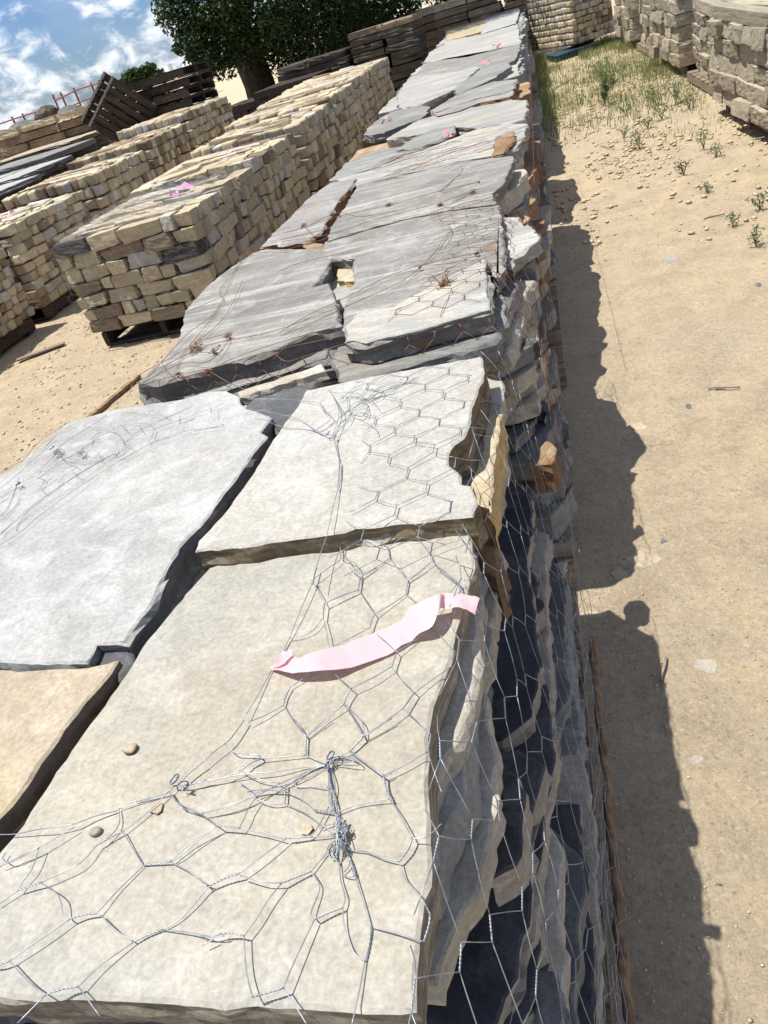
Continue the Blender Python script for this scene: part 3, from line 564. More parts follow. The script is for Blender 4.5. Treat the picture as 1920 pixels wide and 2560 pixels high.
for reg, tw, s in [
 ('c',W_,'1220,0 1230,45 1300,160 1375,300'),('c',T_,'1375,300 1350,370 1290,450'),('c',W_,'1290,450 1180,425 1070,385 975,375 920,300'),('c',W_,'1290,450 1330,560 1430,680 1490,790'),
 ('c',T_,'1490,790 1485,860 1450,970'),('c',W_,'1450,970 1280,920 1120,880'),('c',T_,'1110,880 1095,990 1070,1090'),('c',W_,'1070,1090 1040,1250 985,1503'),('c',W_,'1110,880 1060,720 1010,560 1005,520'),('c',T_,'1005,540 975,440 930,350'),
 ('c',W_,'1375,300 1470,290 1565,205'),('c',W_,'905,440 910,560 940,680 925,750'),('c',T_,'925,750 840,780 745,825'),('c',W_,'745,825 720,780 770,650 770,590 720,515'),('c',T_,'720,515 640,545 530,590'),
 ('c',W_,'530,590 400,580 260,540'),('c',T_,'250,530 160,560 70,605'),('c',W_,'70,605 30,590 0,560'),('c',W_,'250,530 400,420 560,300'),('c',T_,'560,300 730,290'),('c',W_,'730,290 800,290 870,285'),
 ('c',W_,'720,515 800,420 860,340'),('c',W_,'530,590 440,700 360,830 285,930'),('c',T_,'285,930 210,915 130,920'),('c',W_,'130,920 60,938 0,935'),('c',W_,'285,930 300,1150 340,1330'),('c',T_,'340,1330 440,1300 540,1270'),
 ('c',W_,'540,1270 620,1080 740,830'),('c',W_,'540,1270 620,1390 690,1503'),('c',W_,'925,750 940,900 1000,1040 1070,1095'),('c',W_,'70,605 30,640 0,680'),
 ('c',T_,'900,180 905,260 890,330 885,430'),('c',T_,'880,330 860,400 905,470'),
 ('b',W_,'-20,405 120,400 250,372 370,355 550,325'),('b',T_,'550,325 700,268 870,225'),('b',W_,'880,215 1050,160 1250,85'),('b',W_,'0,645 120,580 290,495 550,350'),('b',W_,'290,495 240,650 170,750 130,820'),('b',T_,'130,820 210,790 300,760'),
 ('b',W_,'300,760 450,690 600,610 720,480'),('b',T_,'720,480 810,430 910,380'),('b',W_,'910,380 1080,250 1250,85'),('b',W_,'910,380 990,520 1060,630'),('b',T_,'1060,630 1160,620 1260,605'),('b',W_,'1260,605 1420,460 1610,340'),
 ('b',W_,'1260,605 1400,680 1540,790'),('b',W_,'1540,790 1420,940 1310,1050 1200,1110'),('b',T_,'1200,1110 1090,1150 990,1200'),('b',T_,'520,1030 610,1000 715,990'),('b',W_,'715,990 780,920 880,810 1060,640'),
 ('b',W_,'745,1000 870,1120 990,1195'),('b',W_,'300,760 430,850 470,990 520,1030'),('b',W_,'520,1030 300,1180 70,1340'),('b',T_,'70,1340 0,1370 -60,1380'),('b',W_,'70,1340 200,1480 340,1590'),('b',T_,'340,1590 460,1550 580,1530'),
 ('b',W_,'580,1530 750,1370 990,1200'),('b',W_,'580,1530 740,1750'),('b',W_,'340,1590 130,1800'),('b',W_,'1200,1110 1400,1130 1560,1160 1659,1155'),('b',W_,'130,820 60,870 -20,930'),('b',W_,'880,215 885,310 840,390 740,470'),('b',W_,'1500,1225 1580,1180'),
 ('b',W_,'40,540 20,580 60,610 120,590 290,500'),
 ('a',T_,'700,0 625,105 575,155'),('a',W_,'575,155 500,210 430,275'),('a',T_,'430,275 340,350 280,415 240,430'),('a',W_,'240,430 215,460 100,500 0,530'),('a',T_,'215,460 260,530 310,575'),('a',W_,'310,575 420,610 480,650 530,685'),
 ('a',W_,'215,470 280,540 400,600 540,690'),('a',T_,'530,685 600,690 670,700'),('a',W_,'670,700 820,735 950,770'),('a',W_,'530,685 400,780 300,870 230,920'),('a',W_,'420,610 600,550 780,490 940,410 1100,340 1230,290'),
 ('a',W_,'430,605 620,552 800,480 960,400 1120,330 1240,285'),('a',W_,'350,420 560,375 700,350 900,335 1100,305 1240,290'),('a',T_,'240,430 340,420 450,390'),('a',W_,'450,390 560,375 680,330'),('a',T_,'680,330 740,280 800,250'),('a',W_,'800,250 950,237 1100,230'),
 ('a',T_,'1100,230 1098,170 1105,110'),('a',W_,'1105,110 1070,50 1010,-20'),('a',W_,'1105,110 1180,50 1260,-10'),('a',W_,'800,250 790,225 640,210 575,155'),('a',W_,'1105,230 1170,260 1235,290'),('a',W_,'670,325 760,370 850,395 930,410'),
 ('a',W_,'640,385 710,430 750,480'),('a',T_,'720,470 750,455 860,450 980,470'),('a',W_,'780,510 860,540 920,545 965,540'),('a',W_,'970,545 1080,595 1190,670 1290,740'),('a',T_,'970,415 965,540'),('a',W_,'980,470 1080,520 1150,580'),('a',T_,'1150,580 1290,605'),
 ('a',W_,'1020,390 1040,430 1120,430 1230,440 1250,400'),('a',W_,'780,500 730,570 700,640 670,695'),('a',W_,'1240,290 1255,440 1270,560 1300,640'),('a',W_,'1250,300 1250,500 1265,560 1310,650'),('a',W_,'1262,310 1290,420 1280,560 1320,660'),('a',T_,'1245,300 1262,420 1300,560 1310,690'),
 ('a',W_,'1250,560 1180,690 1120,750 1000,770'),('a',W_,'1300,600 1450,545 1650,510'),('a',W_,'1190,700 1280,670 1300,700'),('a',W_,'1320,760 1240,830 1270,900 1300,900'),('a',W_,'1340,790 1385,930 1335,1000 1410,1015 1395,960'),
 ('a',T_,'1390,200 1470,115'),('a',W_,'1470,115 1410,-10'),('a',W_,'1470,115 1659,-10'),('a',W_,'1390,200 1310,240 1240,275'),('a',W_,'1390,200 1500,290 1610,370'),('a',T_,'1610,370 1620,440 1655,520'),('a',W_,'1250,250 1340,235 1420,262 1330,275 1270,270'),('a',W_,'1260,255 1380,240 1450,290 1300,290'),
 ('a',W_,'1610,370 1659,345'),('a',W_,'340,430 300,450 290,440'),('a',W_,'740,480 900,440 1100,380 1225,310'),('a',W_,'1000,410 1130,320 1200,300 1240,295'),
 ('d',T_,'445,0 420,90'),('d',W_,'420,90 350,250 270,450'),('d',T_,'270,450 245,500 225,560'),('d',W_,'225,560 150,670 60,830 -20,960'),('d',W_,'420,90 455,150 495,230'),('d',T_,'495,230 487,320'),('d',W_,'487,320 510,420 525,520'),('d',W_,'500,230 600,180 715,140'),('d',W_,'480,330 400,420 275,458'),
 ('d',W_,'0,1330 0,1330'),
 ('d',T_,'725,60 720,100 715,140'),('d',W_,'715,140 770,225 820,300'),('d',T_,'820,300 800,345 790,385'),('d',W_,'790,385 660,455 525,520'),('d',T_,'525,520 500,570 485,610'),('d',W_,'485,610 575,700 670,780'),('d',T_,'670,780 640,830 620,885'),
 ('d',W_,'620,885 490,990 375,1090'),('d',T_,'375,1090 375,1215'),('d',W_,'620,885 690,990 745,1090'),('d',T_,'745,1090 700,1145 655,1190'),('d',W_,'485,610 380,700 275,770'),('d',T_,'275,770 245,830 230,890'),('d',W_,'230,890 300,1000 375,1090'),('d',W_,'230,890 120,950 0,1000'),
 ('d',W_,'820,300 930,235 1025,170'),('d',T_,'1035,80 1025,170'),('d',W_,'1025,170 1110,240 1205,310'),('d',T_,'1205,310 1190,385'),('d',W_,'1190,385 1080,470 965,545'),('d',T_,'965,545 930,640'),('d',W_,'930,640 800,715 670,780'),('d',W_,'930,640 985,715 1080,805'),
 ('d',T_,'1080,805 1040,860 1005,910'),('d',W_,'1005,910 880,1000 745,1090'),('d',W_,'1005,910 1095,990 1185,1080'),('d',T_,'1185,1080 1165,1190'),('d',W_,'1165,1190 1020,1275 880,1345'),('d',W_,'655,1190 760,1265 880,1345'),('d',T_,'880,1345 885,1400 900,1452'),
 ('d',W_,'835,430 900,485 965,545'),('d',W_,'1190,385 1265,460 1340,545'),('d',T_,'1340,545 1315,640'),('d',W_,'1315,640 1200,720 1080,805'),('d',W_,'1205,310 1360,95'),('d',T_,'1360,95 1385,160'),('d',W_,'725,60 835,0'),('d',W_,'1035,80 1100,40 1150,0'),('d',W_,'1360,95 1225,0'),
 ('d',W_,'630,885 740,1000 750,1090'),('d',W_,'1165,1190 1210,1330 1255,1452'),
 ('d',W_,'0,1210 60,1215 80,1240 0,1270'),('d',W_,'725,60 660,0'),('d',W_,'1035,80 985,0')]:
    tr(reg, [tuple(map(float, q.split(','))) for q in s.split()], tw)
def ringw(reg, x, y, rpx, mb=NET1, base=ZN, r=WR * 1.3, n=3):
    u, v = conv(reg, x, y); z = base + .012; X, Y = P(u, v, z); dist = math.sqrt(X * X + Y * Y + (H - z) ** 2)
    rad = rpx / {'a': 2.592, 'f': 2.9625, 'm': 4.02, 'n': 3.318}[reg] / F * dist
    t = np.linspace(0, 2 * PI * n, 18 * n); e = np.array([0.5, 0.15, 0.0]); 
    mb.tube(np.stack([X + rad * np.cos(t) * (1 + .05 * np.sin(t * 1.3)), Y + rad * 1.1 * np.sin(t) , z + .0025 * np.cos(t) + .00008 * t], 1), r, 5)
ringw('a', 250, 385, 30); ringw('a', 1262, 230, 26); ringw('n', 1060, 612, 18, base=ZF); ringw('f', 385, 358, 18, base=ZL1, n=4); ringw('f', 872, 404, 14, base=ZL1, n=4); ringw('f', 132, 622, 16, base=ZL1, n=4)
def tangle(reg, x, y, rpx, n, mb=NET1, base=ZN, r=WR):
    u, v = conv(reg, x, y); z = base + .010; X, Y = P(u, v, z); dist = math.sqrt(X * X + Y * Y + (H - z) ** 2)
    rad = rpx / 2.6 / F * dist
    for _ in range(n):
        c = rng.normal(0, 1, (6, 3)) * [rad * .6, rad * .9, rad * .35] + [X, Y, z]
        mb.tube(smooth_poly(c, 6), r, 4)
tangle('a', 1325, 725, 38, 12); tangle('a', 1320, 660, 26, 5); tangle('a', 1250, 280, 26, 5); tangle('a', 1320, 830, 30, 4); tangle('a', 320, 440, 22, 3); tangle('d', 420, 92, 14, 3)
# hexagonal lattice on the far part of the right slabs, and the curtain that hangs down the side
def cordx(y):   # left limit of the net: the gathered cord
    pts = [(0.60, -.42), (0.75, -.36), (0.83, -.335), (0.93, -.335), (1.05, -.352), (1.14, -.363), (1.36, -.42)]
    return float(np.interp(y, [p[0] for p in pts], [p[1] for p in pts]))
PX_, PY_ = 0.0392, 0.098
prof = [(-0.62, ZF), (-.170, ZF), (-.138, .745), (-.118, .63), (-.088, .44), (-.055, .25), (-.040, .12)]
def sidept(s, zt, prof=prof):   # s: horizontal position; beyond the top edge it runs down the profile
    e = prof[1][0]
    if s <= e: return s, zt
    d = s - e
    for (x0, z0), (x1, z1) in zip(prof[1:-1], prof[2:]):
        L = math.hypot(x1 - x0, z1 - z0)
        if d <= L: t = d / L; return x0 + (x1 - x0) * t, z0 + (z1 - z0) * t
        d -= L
    return None
def lattice(mb, s0, s1, y0, y1, ztop, left, prof, seed, r=WR, sag=.006, twn=True, org=(-.2247, 1.0), yp=PY_, xp=PX_, warp=.012):
    def pt(i, y):
        s = org[0] + i * xp; 
        q = np.array([[s * 6 + seed, y * 6, .3], [s * 6 + seed, y * 6, 5.3], [s * 14 + seed, y * 14, 9.3]])
        n = vn(q); s2 = s + warp * n[0] * .8; y2 = y + warp * n[1] + .05 * i * xp
        r_ = sidept(s2, ztop + .008 + sag * n[2], prof)
        if r_ is None: return None
        x, z = r_
        if s2 > prof[1][0]: x += .004 + .008 * n[2]
        return (x, y2, z), s2
    i0 = int((s0 - org[0]) / xp) - 1; i1 = int((s1 - org[0]) / xp) + 1
    j0 = int((y0 - org[1]) / yp) - 1; j1 = int((y1 - org[1]) / yp) + 2
    for i in range(i0, i1 + 1):
        for j in range(j0, j1 + 1):
            yc = org[1] + (j + .5 * (i % 2)) * yp; tl = .012
            a = pt(i, yc - tl); b = pt(i, yc + tl)
            if a is None or b is None: continue
            if not (y0 < yc < y1) or a[1] < left(yc) or a[1] > s1: continue
            if twn: twist(mb, [a[0], b[0]], r, turns_per_m=150)
            else: mb.tube([a[0], b[0]], r * 1.7, 4)
            for di in (-1, 1):
                yb = yc - .5 * yp + tl; cb = pt(i + di, yb)
                if cb is not None and (cb[1] < left(yb) or yc - .5 * yp < y0):
                    cc_ = cb[0] if cb[1] >= left(yb) else (left(yb), cb[0][1], cb[0][2]); mb.tube([a[0], cc_], r, 4)
            for di in (-1, 1):
                c = pt(i + di, yc + .5 * yp - tl)
                if c is None: continue
                c_, b_ = c[0], b[0]
                if c[1] < left(yc + .5 * yp): c_ = (left(yc + .5 * yp), c_[1], c_[2])
                mid = tuple((p + q) / 2 + random.uniform(-.0015, .0015) for p, q in zip(b_, c_)); mb.tube(smooth_poly([b_, mid, c_], 2), r, 4)
lattice(NET1, -.60, -.172, .80, 1.34, ZF - .004, cordx, prof, 3.0)
lattice(NET1, -.172, .75, .20, 1.46, ZF - .02, lambda y: -.176, prof, 8.0, twn=True, yp=.12, xp=.055, warp=.025)
tr('e', [(560,410),(575,480),(592,550)], T_, ZF); tr('e', [(592,550),(588,650),(580,740)], T_, ZF, lift=.004); tr('e', [(580,740),(540,900),(510,1040)], W_, ZF, lift=.004); tr('e', [(510,1040),(470,1150),(420,1320)], W_, ZF, lift=-.01)
tr('e', [(592,550),(597,680),(585,745)], W_, ZF)
tangle('e', 560, 395, 14, 3, base=ZF)
for tw, s in [(W_,'500,1040 550,1070 600,1105'),(W_,'600,1105 680,1060 750,1000'),(W_,'755,980 800,1030 905,1110'),(T_,'905,1110 920,1180'),(W_,'920,1180 830,1240 730,1300'),(T_,'730,1300 715,1385'),(W_,'600,1130 660,1210 730,1300'),(W_,'1055,1000 980,1060 905,1110'),(W_,'1055,1000 1115,1070 1170,1140'),(T_,'1170,1140 1195,1200'),(W_,'1195,1200 1120,1260 1040,1320'),(T_,'1035,1330 1025,1410'),(W_,'920,1180 980,1260 1035,1330'),(W_,'1170,1140 1280,1090 1390,1060'),(W_,'1345,1000 1390,1060'),(W_,'1390,1070 1480,1180'),(W_,'1195,1200 1290,1280 1365,1335'),(T_,'1365,1335 1375,1400'),(W_,'1365,1335 1480,1305'),(W_,'420,1320 500,1260 600,1190'),(T_,'600,1105 600,1180'),(W_,'600,1180 700,1220 730,1300'),(W_,'715,1385 600,1430 500,1470')]:
    tr('e', [tuple(map(float, q.split(','))) for q in s.split()], tw, ZN)
# gathers at the far edge of the right slab
for s in ['520,90 560,150 590,240 570,330 545,385','530,100 575,170 610,240 590,330 560,400','530,100 640,130 780,150 830,190 860,235','560,110 700,110 800,160 900,120 1080,20','570,300 650,220 760,215','580,320 680,260 740,260 780,200','560,380 640,300 700,200 860,110 980,60','600,270 760,150 900,90 1100,10','545,385 450,360 330,280 120,230 0,215','530,405 400,350 240,335 140,300','490,230 470,180 350,160 200,150 0,150','440,350 540,270 480,210 470,170','560,160 680,130 780,150 960,110','640,240 700,170 860,130 900,80 1080,15','720,290 760,300 830,345 840,380','640,130 660,240 760,250 770,180 700,140','600,150 720,60 860,40 1000,20','570,290 480,360 420,345','770,150 880,60 1020,40','660,110 760,80 880,110 960,80']:
    tr('e', [tuple(map(float, q.split(','))) for q in s.split()], W_, ZF - .004, lift=random.uniform(-.002, .006))
# gathered net over the far corner of the pale grey slab
for s in ['0,995 100,900 300,740 560,560 800,420 870,400','0,1000 110,905 310,745 570,560 790,430 890,370','0,1070 150,980 300,850 560,660 780,520 1100,330 1400,240 1659,185','0,860 60,790 120,640 130,600','130,610 190,440 330,350 430,240 520,200','0,650 120,560 260,430 420,300','140,610 260,540 420,400','140,620 300,540 420,480 600,450 720,440','400,370 470,440 570,490 530,530 590,560','410,375 500,300 680,190 790,110','0,760 200,650 420,470 560,400 700,300 800,290 910,320','670,300 740,240 850,240 910,300 920,350 880,400','920,330 970,345 900,420','0,900 120,780 160,700 300,640 400,560','690,300 690,340 780,330 860,340 910,340','420,410 560,440 700,450 860,400','460,440 620,380 600,400 700,430 730,390 740,440','180,440 300,300 520,160','430,240 600,160 900,90 1180,120','620,190 830,215 940,150 1120,80 1260,140','820,180 830,215','900,190 945,230','1020,180 1060,240','1060,240 1330,150 1560,60 1659,20','1110,320 1360,230 1560,210 1659,180','1330,120 1335,170 1440,140','1390,150 1355,230','1555,40 1555,85','1620,80 1610,140','0,545 70,500 180,440','0,720 260,580 300,520','270,570 330,590 300,650 340,690','430,640 480,560 560,540','120,970 130,930 200,830','920,320 1060,210 1280,110 1440,40','1100,320 1140,220 1080,170 900,190']:
    tr('f', [tuple(map(float, q.split(','))) for q in s.split()], W_, ZL1 - .004, lift=random.uniform(-.002, .008), r=WR * .9)
tangle('f', 420, 385, 24, 6, base=ZL1, r=WR * .9); tangle('f', 135, 620, 12, 4, base=ZL1); tangle('f', 600, 400, 24, 3, base=ZL1)
# drape of single strands down the side (stretched part of the roll)
for i in range(14):
    yy = .25 + random.random() * 1.1; x0 = random.uniform(-.075, -.045); z0 = random.uniform(.2, .42)
    pts = [(x0 + random.uniform(-.003, .004) * q, yy + .05 * q, z0 - random.uniform(.01, .03) * q) for q in range(7)]
    NET1.tube(smooth_poly(pts, 4), WR, 4)
n1 = NET1.build('wire_netting', M['wire'], None, True)
tag(n1, 'grey galvanised chicken wire netting draped and knotted over the nearest pallet', 'wire netting')

# rusty netting of the second pallet
NET2 = MB(); RW = 0.0008
for s in ['0,680 150,640 300,600 500,560 720,500 880,470 1100,440','0,590 140,550 300,500 560,440 820,370 1030,320','10,630 260,590 480,520 820,430 1000,370','120,540 180,600 230,600','0,1100 150,1010 340,920 560,810 720,755','720,755 860,720 1020,690 1085,680','730,755 900,740 1020,700','740,750 820,660 875,560 870,540','750,740 840,650 885,580 875,545','725,770 640,830 560,870 360,960 150,1060 0,1120','840,850 850,790 900,760 960,770','840,860 780,800 700,820','845,850 880,900 850,960 830,1020','820,370 900,310 945,260 930,230','830,375 880,330 900,300','0,620 260,560 500,500','0,780 140,730 330,690','160,540 300,480 420,500 600,470','1020,320 900,360 840,380','830,450 900,430 1000,370 1020,380','850,440 960,400','540,445 590,435']:
    tr('g', [tuple(map(float, q.split(','))) for q in s.split()], W_, Z2, NET2, RW, random.uniform(-.001, .005))
for (x, y, q, n_) in [(845, 850, 26, 10), (1020, 690, 14, 5), (725, 765, 12, 5), (830, 440, 18, 8), (1000, 375, 18, 7), (1030, 320, 8, 3), (560, 440, 14, 6), (125, 545, 16, 5), (870, 830, 40, 6), (310, 497, 8, 3)]: tangle('g', x, y, q, n_, NET2, Z2, RW)
for s in ['560,1010 600,930 780,830 960,690 1050,520','620,960 780,880 900,870 980,790 985,750','640,940 800,760 940,640 1040,420 1100,400 1240,400','690,900 900,800 1180,740 1450,640','620,970 760,930 950,890 1150,830 1480,760','880,920 1000,860 1200,790 1450,720','900,910 1060,990 1150,930 1180,930 1280,960','1060,980 1150,930','780,850 960,620 950,560 1060,420','800,660 960,590','700,880 760,940 900,910','1100,1010 1280,960 1400,1000','1180,860 1260,790 1420,740','820,790 940,760 1000,740','760,900 800,840 900,830','1180,830 1240,870 1340,840 1500,790']:
    tr('h', [tuple(map(float, q.split(','))) for q in s.split()], W_, Z2, NET2, RW, random.uniform(-.001, .005))
for (x, y, q, n_) in [(985, 760, 20, 8), (890, 915, 20, 8), (770, 925, 22, 6), (850, 810, 40, 7), (930, 820, 26, 5)]: tangle('h', x, y, q, n_, NET2, Z2, RW)
prof2 = [(-.8, Z2), (-.155, Z2), (-.115, .74), (-.085, .65), (-.08, .45), (-.055, .12)]
lattice(NET2, -.50, -.155, 1.75, 2.75, Z2, lambda y: -.37 - .06 * math.sin(y * 5), prof2, 21.0, r=RW * .85, twn=False, org=(-.2, 1.5), yp=.105, xp=.042, warp=.034)
lattice(NET2, -.155, .45, 1.66, 2.75, Z2, lambda y: -.156, prof2, 31.0, r=RW * .8, twn=False, org=(-.2, 1.5), yp=.13, xp=.065, warp=.03)
# large hexagons hanging over the front faces
fx = lambda x, z: (x, 1.625 + .012 * math.sin(x * 23) - (Z2 - z) * .02, z)
for i in range(-4, 14):
    for j in range(0, 3):
        xx = -.98 + i * .062 + (j % 2) * .031; zz = Z2 - .005 - j * .045
        if xx < -.97 or xx > -.15: continue
        jt = lambda: random.uniform(-.006, .006)
        a = fx(xx + jt(), zz); b_ = fx(xx + jt(), zz - .018); NET2.tube([a, b_], RW * 1.6, 4)
        for sgn in (-1, 1): NET2.tube([b_, fx(xx + sgn * .031 + jt(), zz - .045)], RW, 4)
n2 = NET2.build('wire_netting', M['rustwire'], None, True)
tag(n2, 'rusty brown chicken wire netting tangled over the second, streaked grey pallet', 'wire netting')
NET3 = MB()
for k in range(46):
    x = random.uniform(-.85, -.2); y = random.uniform(3.5, 4.05); c = [(x + q * .05 + random.uniform(-.02, .02), y + q * .02 + random.uniform(-.03, .03), .808 + random.uniform(0, .008)) for q in range(5)]
    NET3.tube(smooth_poly(c, 3), RW, 3)
n3 = NET3.build('wire_netting', M['rustwire'], None, True); tag(n3, 'thin rusty netting strands lying over the pale slab of the third pallet', 'wire netting')
NET3 = MB(); NET3.tube([(-.065, 2.88, .78), (-.062, 4.0, .775), (-.068, 5.2, .78), (-.065, 6.5, .775)], .001, 3)
for k in range(16):
    y = random.uniform(2.9, 6.4); x = random.uniform(-.08, -.05); c = [(-.065, y, .778)] + [(x + random.uniform(-.008, .008), y + q * .03 + random.uniform(-.02, .02), .8 - q * .11) for q in range(1, 7)]
    NET3.tube(smooth_poly(c, 2), .001, 3)
n3 = NET3.build('wire_netting', M['rustwire'], None, True); tag(n3, 'rusty strands hanging down the lane side of the third and fourth pallets', 'wire netting')

# ------------------------------------------------------------------ ribbons
def ribbon(Up, Lo, hs, base, reg):
    V = []
    for (a, b_, hh_) in zip(Up, Lo, hs):
        u, v = conv(reg, *a); X, Y = P(u, v, base + hh_); V.append((X, Y, base + hh_))
        u, v = conv(reg, *b_); X, Y = P(u, v, base + hh_ - .002); V.append((X, Y, base + hh_ - .002))
    V = np.array(V); n = len(V) // 2; rows = []
    A = smooth_poly(V[0::2], 5); B = smooth_poly(V[1::2], 5); K = 5
    for i in range(len(A)):
        for q in range(K):
            t = q / (K - 1); p = A[i] * (1 - t) + B[i] * t; p[2] += .0030 * vn(np.array([[i * .37, q * .5, 2.2]]))[0] + .0012 * vn(np.array([[i * .9, q * 1.1, 7.2]]))[0]; rows.append(p)
    fs = [(i * K + q, i * K + q + 1, (i + 1) * K + q + 1, (i + 1) * K + q) for i in range(len(A) - 1) for q in range(K - 1)]
    return rows, fs
Ut = [(148,640),(235,560),(310,575),(450,545),(620,500),(840,405),(1000,330),(1065,245),(1240,172),(1272,160),(1390,164),(1502,196)]
Lt = [(152,668),(240,676),(320,674),(520,666),(700,622),(940,538),(1060,460),(1190,378),(1238,262),(1262,258),(1400,268),(1472,305)]
hs = [.004, .014, .02, .018, .012, .008, .010, .022, .030, .022, .020, .012]
v1, f1 = ribbon(Ut, Lt, hs, ZN, 'd')
U2 = [(150,655),(190,600),(235,535),(285,532)]; L2_ = [(160,668),(205,640),(245,600),(290,575)]
v2, f2 = ribbon(U2, L2_, [.004, .012, .02, .024], ZN, 'd'); b0 = len(v1)
o = link('ribbon', mesh('ribbon', list(v1) + list(v2), f1 + [tuple(q + b0 for q in f) for f in f2], True), M['tape']); tag(o, 'long folded pale pink plastic ribbon lying under the wire on the beige slab', 'ribbon')
def crumple(x, y, z, s, mat, label, group):
    n = 7; V = []; fs = []
    for i in range(n):
        a = i * .9 + x; c = np.array([x + s * (i / n - .5) + random.uniform(-.2, .2) * s, y + s * .35 * math.sin(a) , z + s * .12 + s * .16 * math.sin(a * 1.7)])
        d = np.array([.1 * random.uniform(-1, 1), .6, .7 * random.uniform(-.6, 1)]) * s * .32; V += [c - d * .5, c + d * .5]
    fs = [(2 * i, 2 * i + 1, 2 * i + 3, 2 * i + 2) for i in range(n - 1)]
    o = link('ribbon', mesh('ribbon', V, fs), mat); tag(o, label, 'ribbon', group); return o
GR = 'short ribbons tied on distant pallets'
for (u, v, z, s, mk, lab) in [(1127,341,.825,.10,'hot','bright pink ribbon scrap on the third pallet of the row'),(973,302,.80,.10,'hot','pink ribbon scrap on the grey slab at the left of the fourth pallet'),(1216,160,.83,.09,'hot','pink ribbon scrap on the tilted grey slab of the fifth pallet'),(1243,119,.81,.13,'hot','largest pink ribbon on the far grey slabs')]:
    x, y = P(u, v, z); crumple(x, y, z, s, M[mk], lab, GR)

# small stones lying on the near slab
def pebble(name, u, v, z, s, mat, label, cat='pebble', flat=.5):
    import bmesh
    x, y = P(u, v, z); bm = bmesh.new(); bmesh.ops.create_icosphere(bm, subdivisions=3, radius=1)
    for q in bm.verts:
        n_ = vn(np.array([[q.co.x * 1.4 + u, q.co.y * 1.4, q.co.z * 1.4]]))[0]; q.co *= 1 + .22 * n_; q.co.x *= s; q.co.y *= s * .8; q.co.z *= s * flat
    me = bpy.data.meshes.new(name); bm.to_mesh(me); bm.free(); me.polygons.foreach_set('use_smooth', [True] * len(me.polygons))
    o = link(name, me, mat); o.location = (x, y, z + s * flat * .75); tag(o, label, cat); return o
pebble('pebble', 327, 1877, ZN, .0085, M['tan'], 'small round brown pebble on the beige slab near its left edge')
pebble('pebble', 243, 2082, ZN, .0070, M['beige'], 'small sandy pebble under the wires at the lower left')
for (pl, lab) in [([(373,2030),(395,2005),(408,2008),(402,2028),(392,2035)], 'thin tan stone flake beside the left wire ring'), ([(749,2055),(776,2060),(783,2072),(768,2090),(754,2084)], 'tan stone flake left of the knotted wire')]:
    slab('stone_flake', px(pl, ZN + .003), ZN + .003, .003, M['tan'], lab, 'stone flake', jit=.0006, rough=.0005, seg=.004, lip=.0005)
# ------------------------------------------------------------------ sandstone blocks
def blockmesh(name, n, amp, seed, mat):
    V = []; idx = {}
    def vid(p):
        if p not in idx: idx[p] = len(V); V.append(p)
        return idx[p]
    fs = []
    for a in range(3):
        for s in (0, n):
            for i in range(n):
                for j in range(n):
                    q = []
                    for di, dj in ((0, 0), (1, 0), (1, 1), (0, 1)):
                        p = [0, 0, 0]; p[a] = s; p[(a + 1) % 3] = i + di; p[(a + 2) % 3] = j + dj; q.append(vid(tuple(p)))
                    fs.append(tuple(q) if s else tuple(q[::-1]))
    V = np.array(V, float) / n - .5
    r_ = np.random.default_rng(seed + 5); T = r_.uniform(-amp, amp, (3, 3)) * 1.7; W0 = V.copy()
    for k in range(3): V[:, k] *= 1 + T[k][(k + 1) % 3] * W0[:, (k + 1) % 3] + T[k][(k + 2) % 3] * W0[:, (k + 2) % 3]
    e = np.sort(np.abs(W0), axis=1); corner = (e[:, 1] > .49)
    V *= (1 - .025 * corner * r_.random(len(V)) - .03 * (e[:, 0] > .49) * r_.random(len(V)))[:, None]
    for k in range(3): V[:, k] += amp * .32 * fbm(W0 * 5.5 + seed * 7.1 + k * 13, 3, .7)
    return V, fs
BV = [blockmesh('b', 5, .13, s, None) for s in range(8)]
BVr = [blockmesh('b', 6, .09, s + 30, None) for s in range(6)]
BLO = [blockmesh('b', 3, .12, s, None) for s in range(6)]
_bm = {}
def bmesh_for(kind, i, mk):
    key = (kind, i, mk)
    if key not in _bm:
        V, fs = (BV if kind == 'q' else BVr)[i]; me = mesh('block', V, fs); me.materials.append(M[mk]); _bm[key] = me
    return _bm[key]
BLK = []   # records
ordw = lambda k: ['first', 'second', 'third', 'fourth', 'fifth', 'sixth', 'seventh', 'eighth', 'ninth', 'tenth', 'eleventh', 'twelfth', 'thirteenth', 'fourteenth', 'fifteenth', 'sixteenth', 'seventeenth', 'eighteenth', 'nineteenth', 'twentieth'][min(k, 19)]
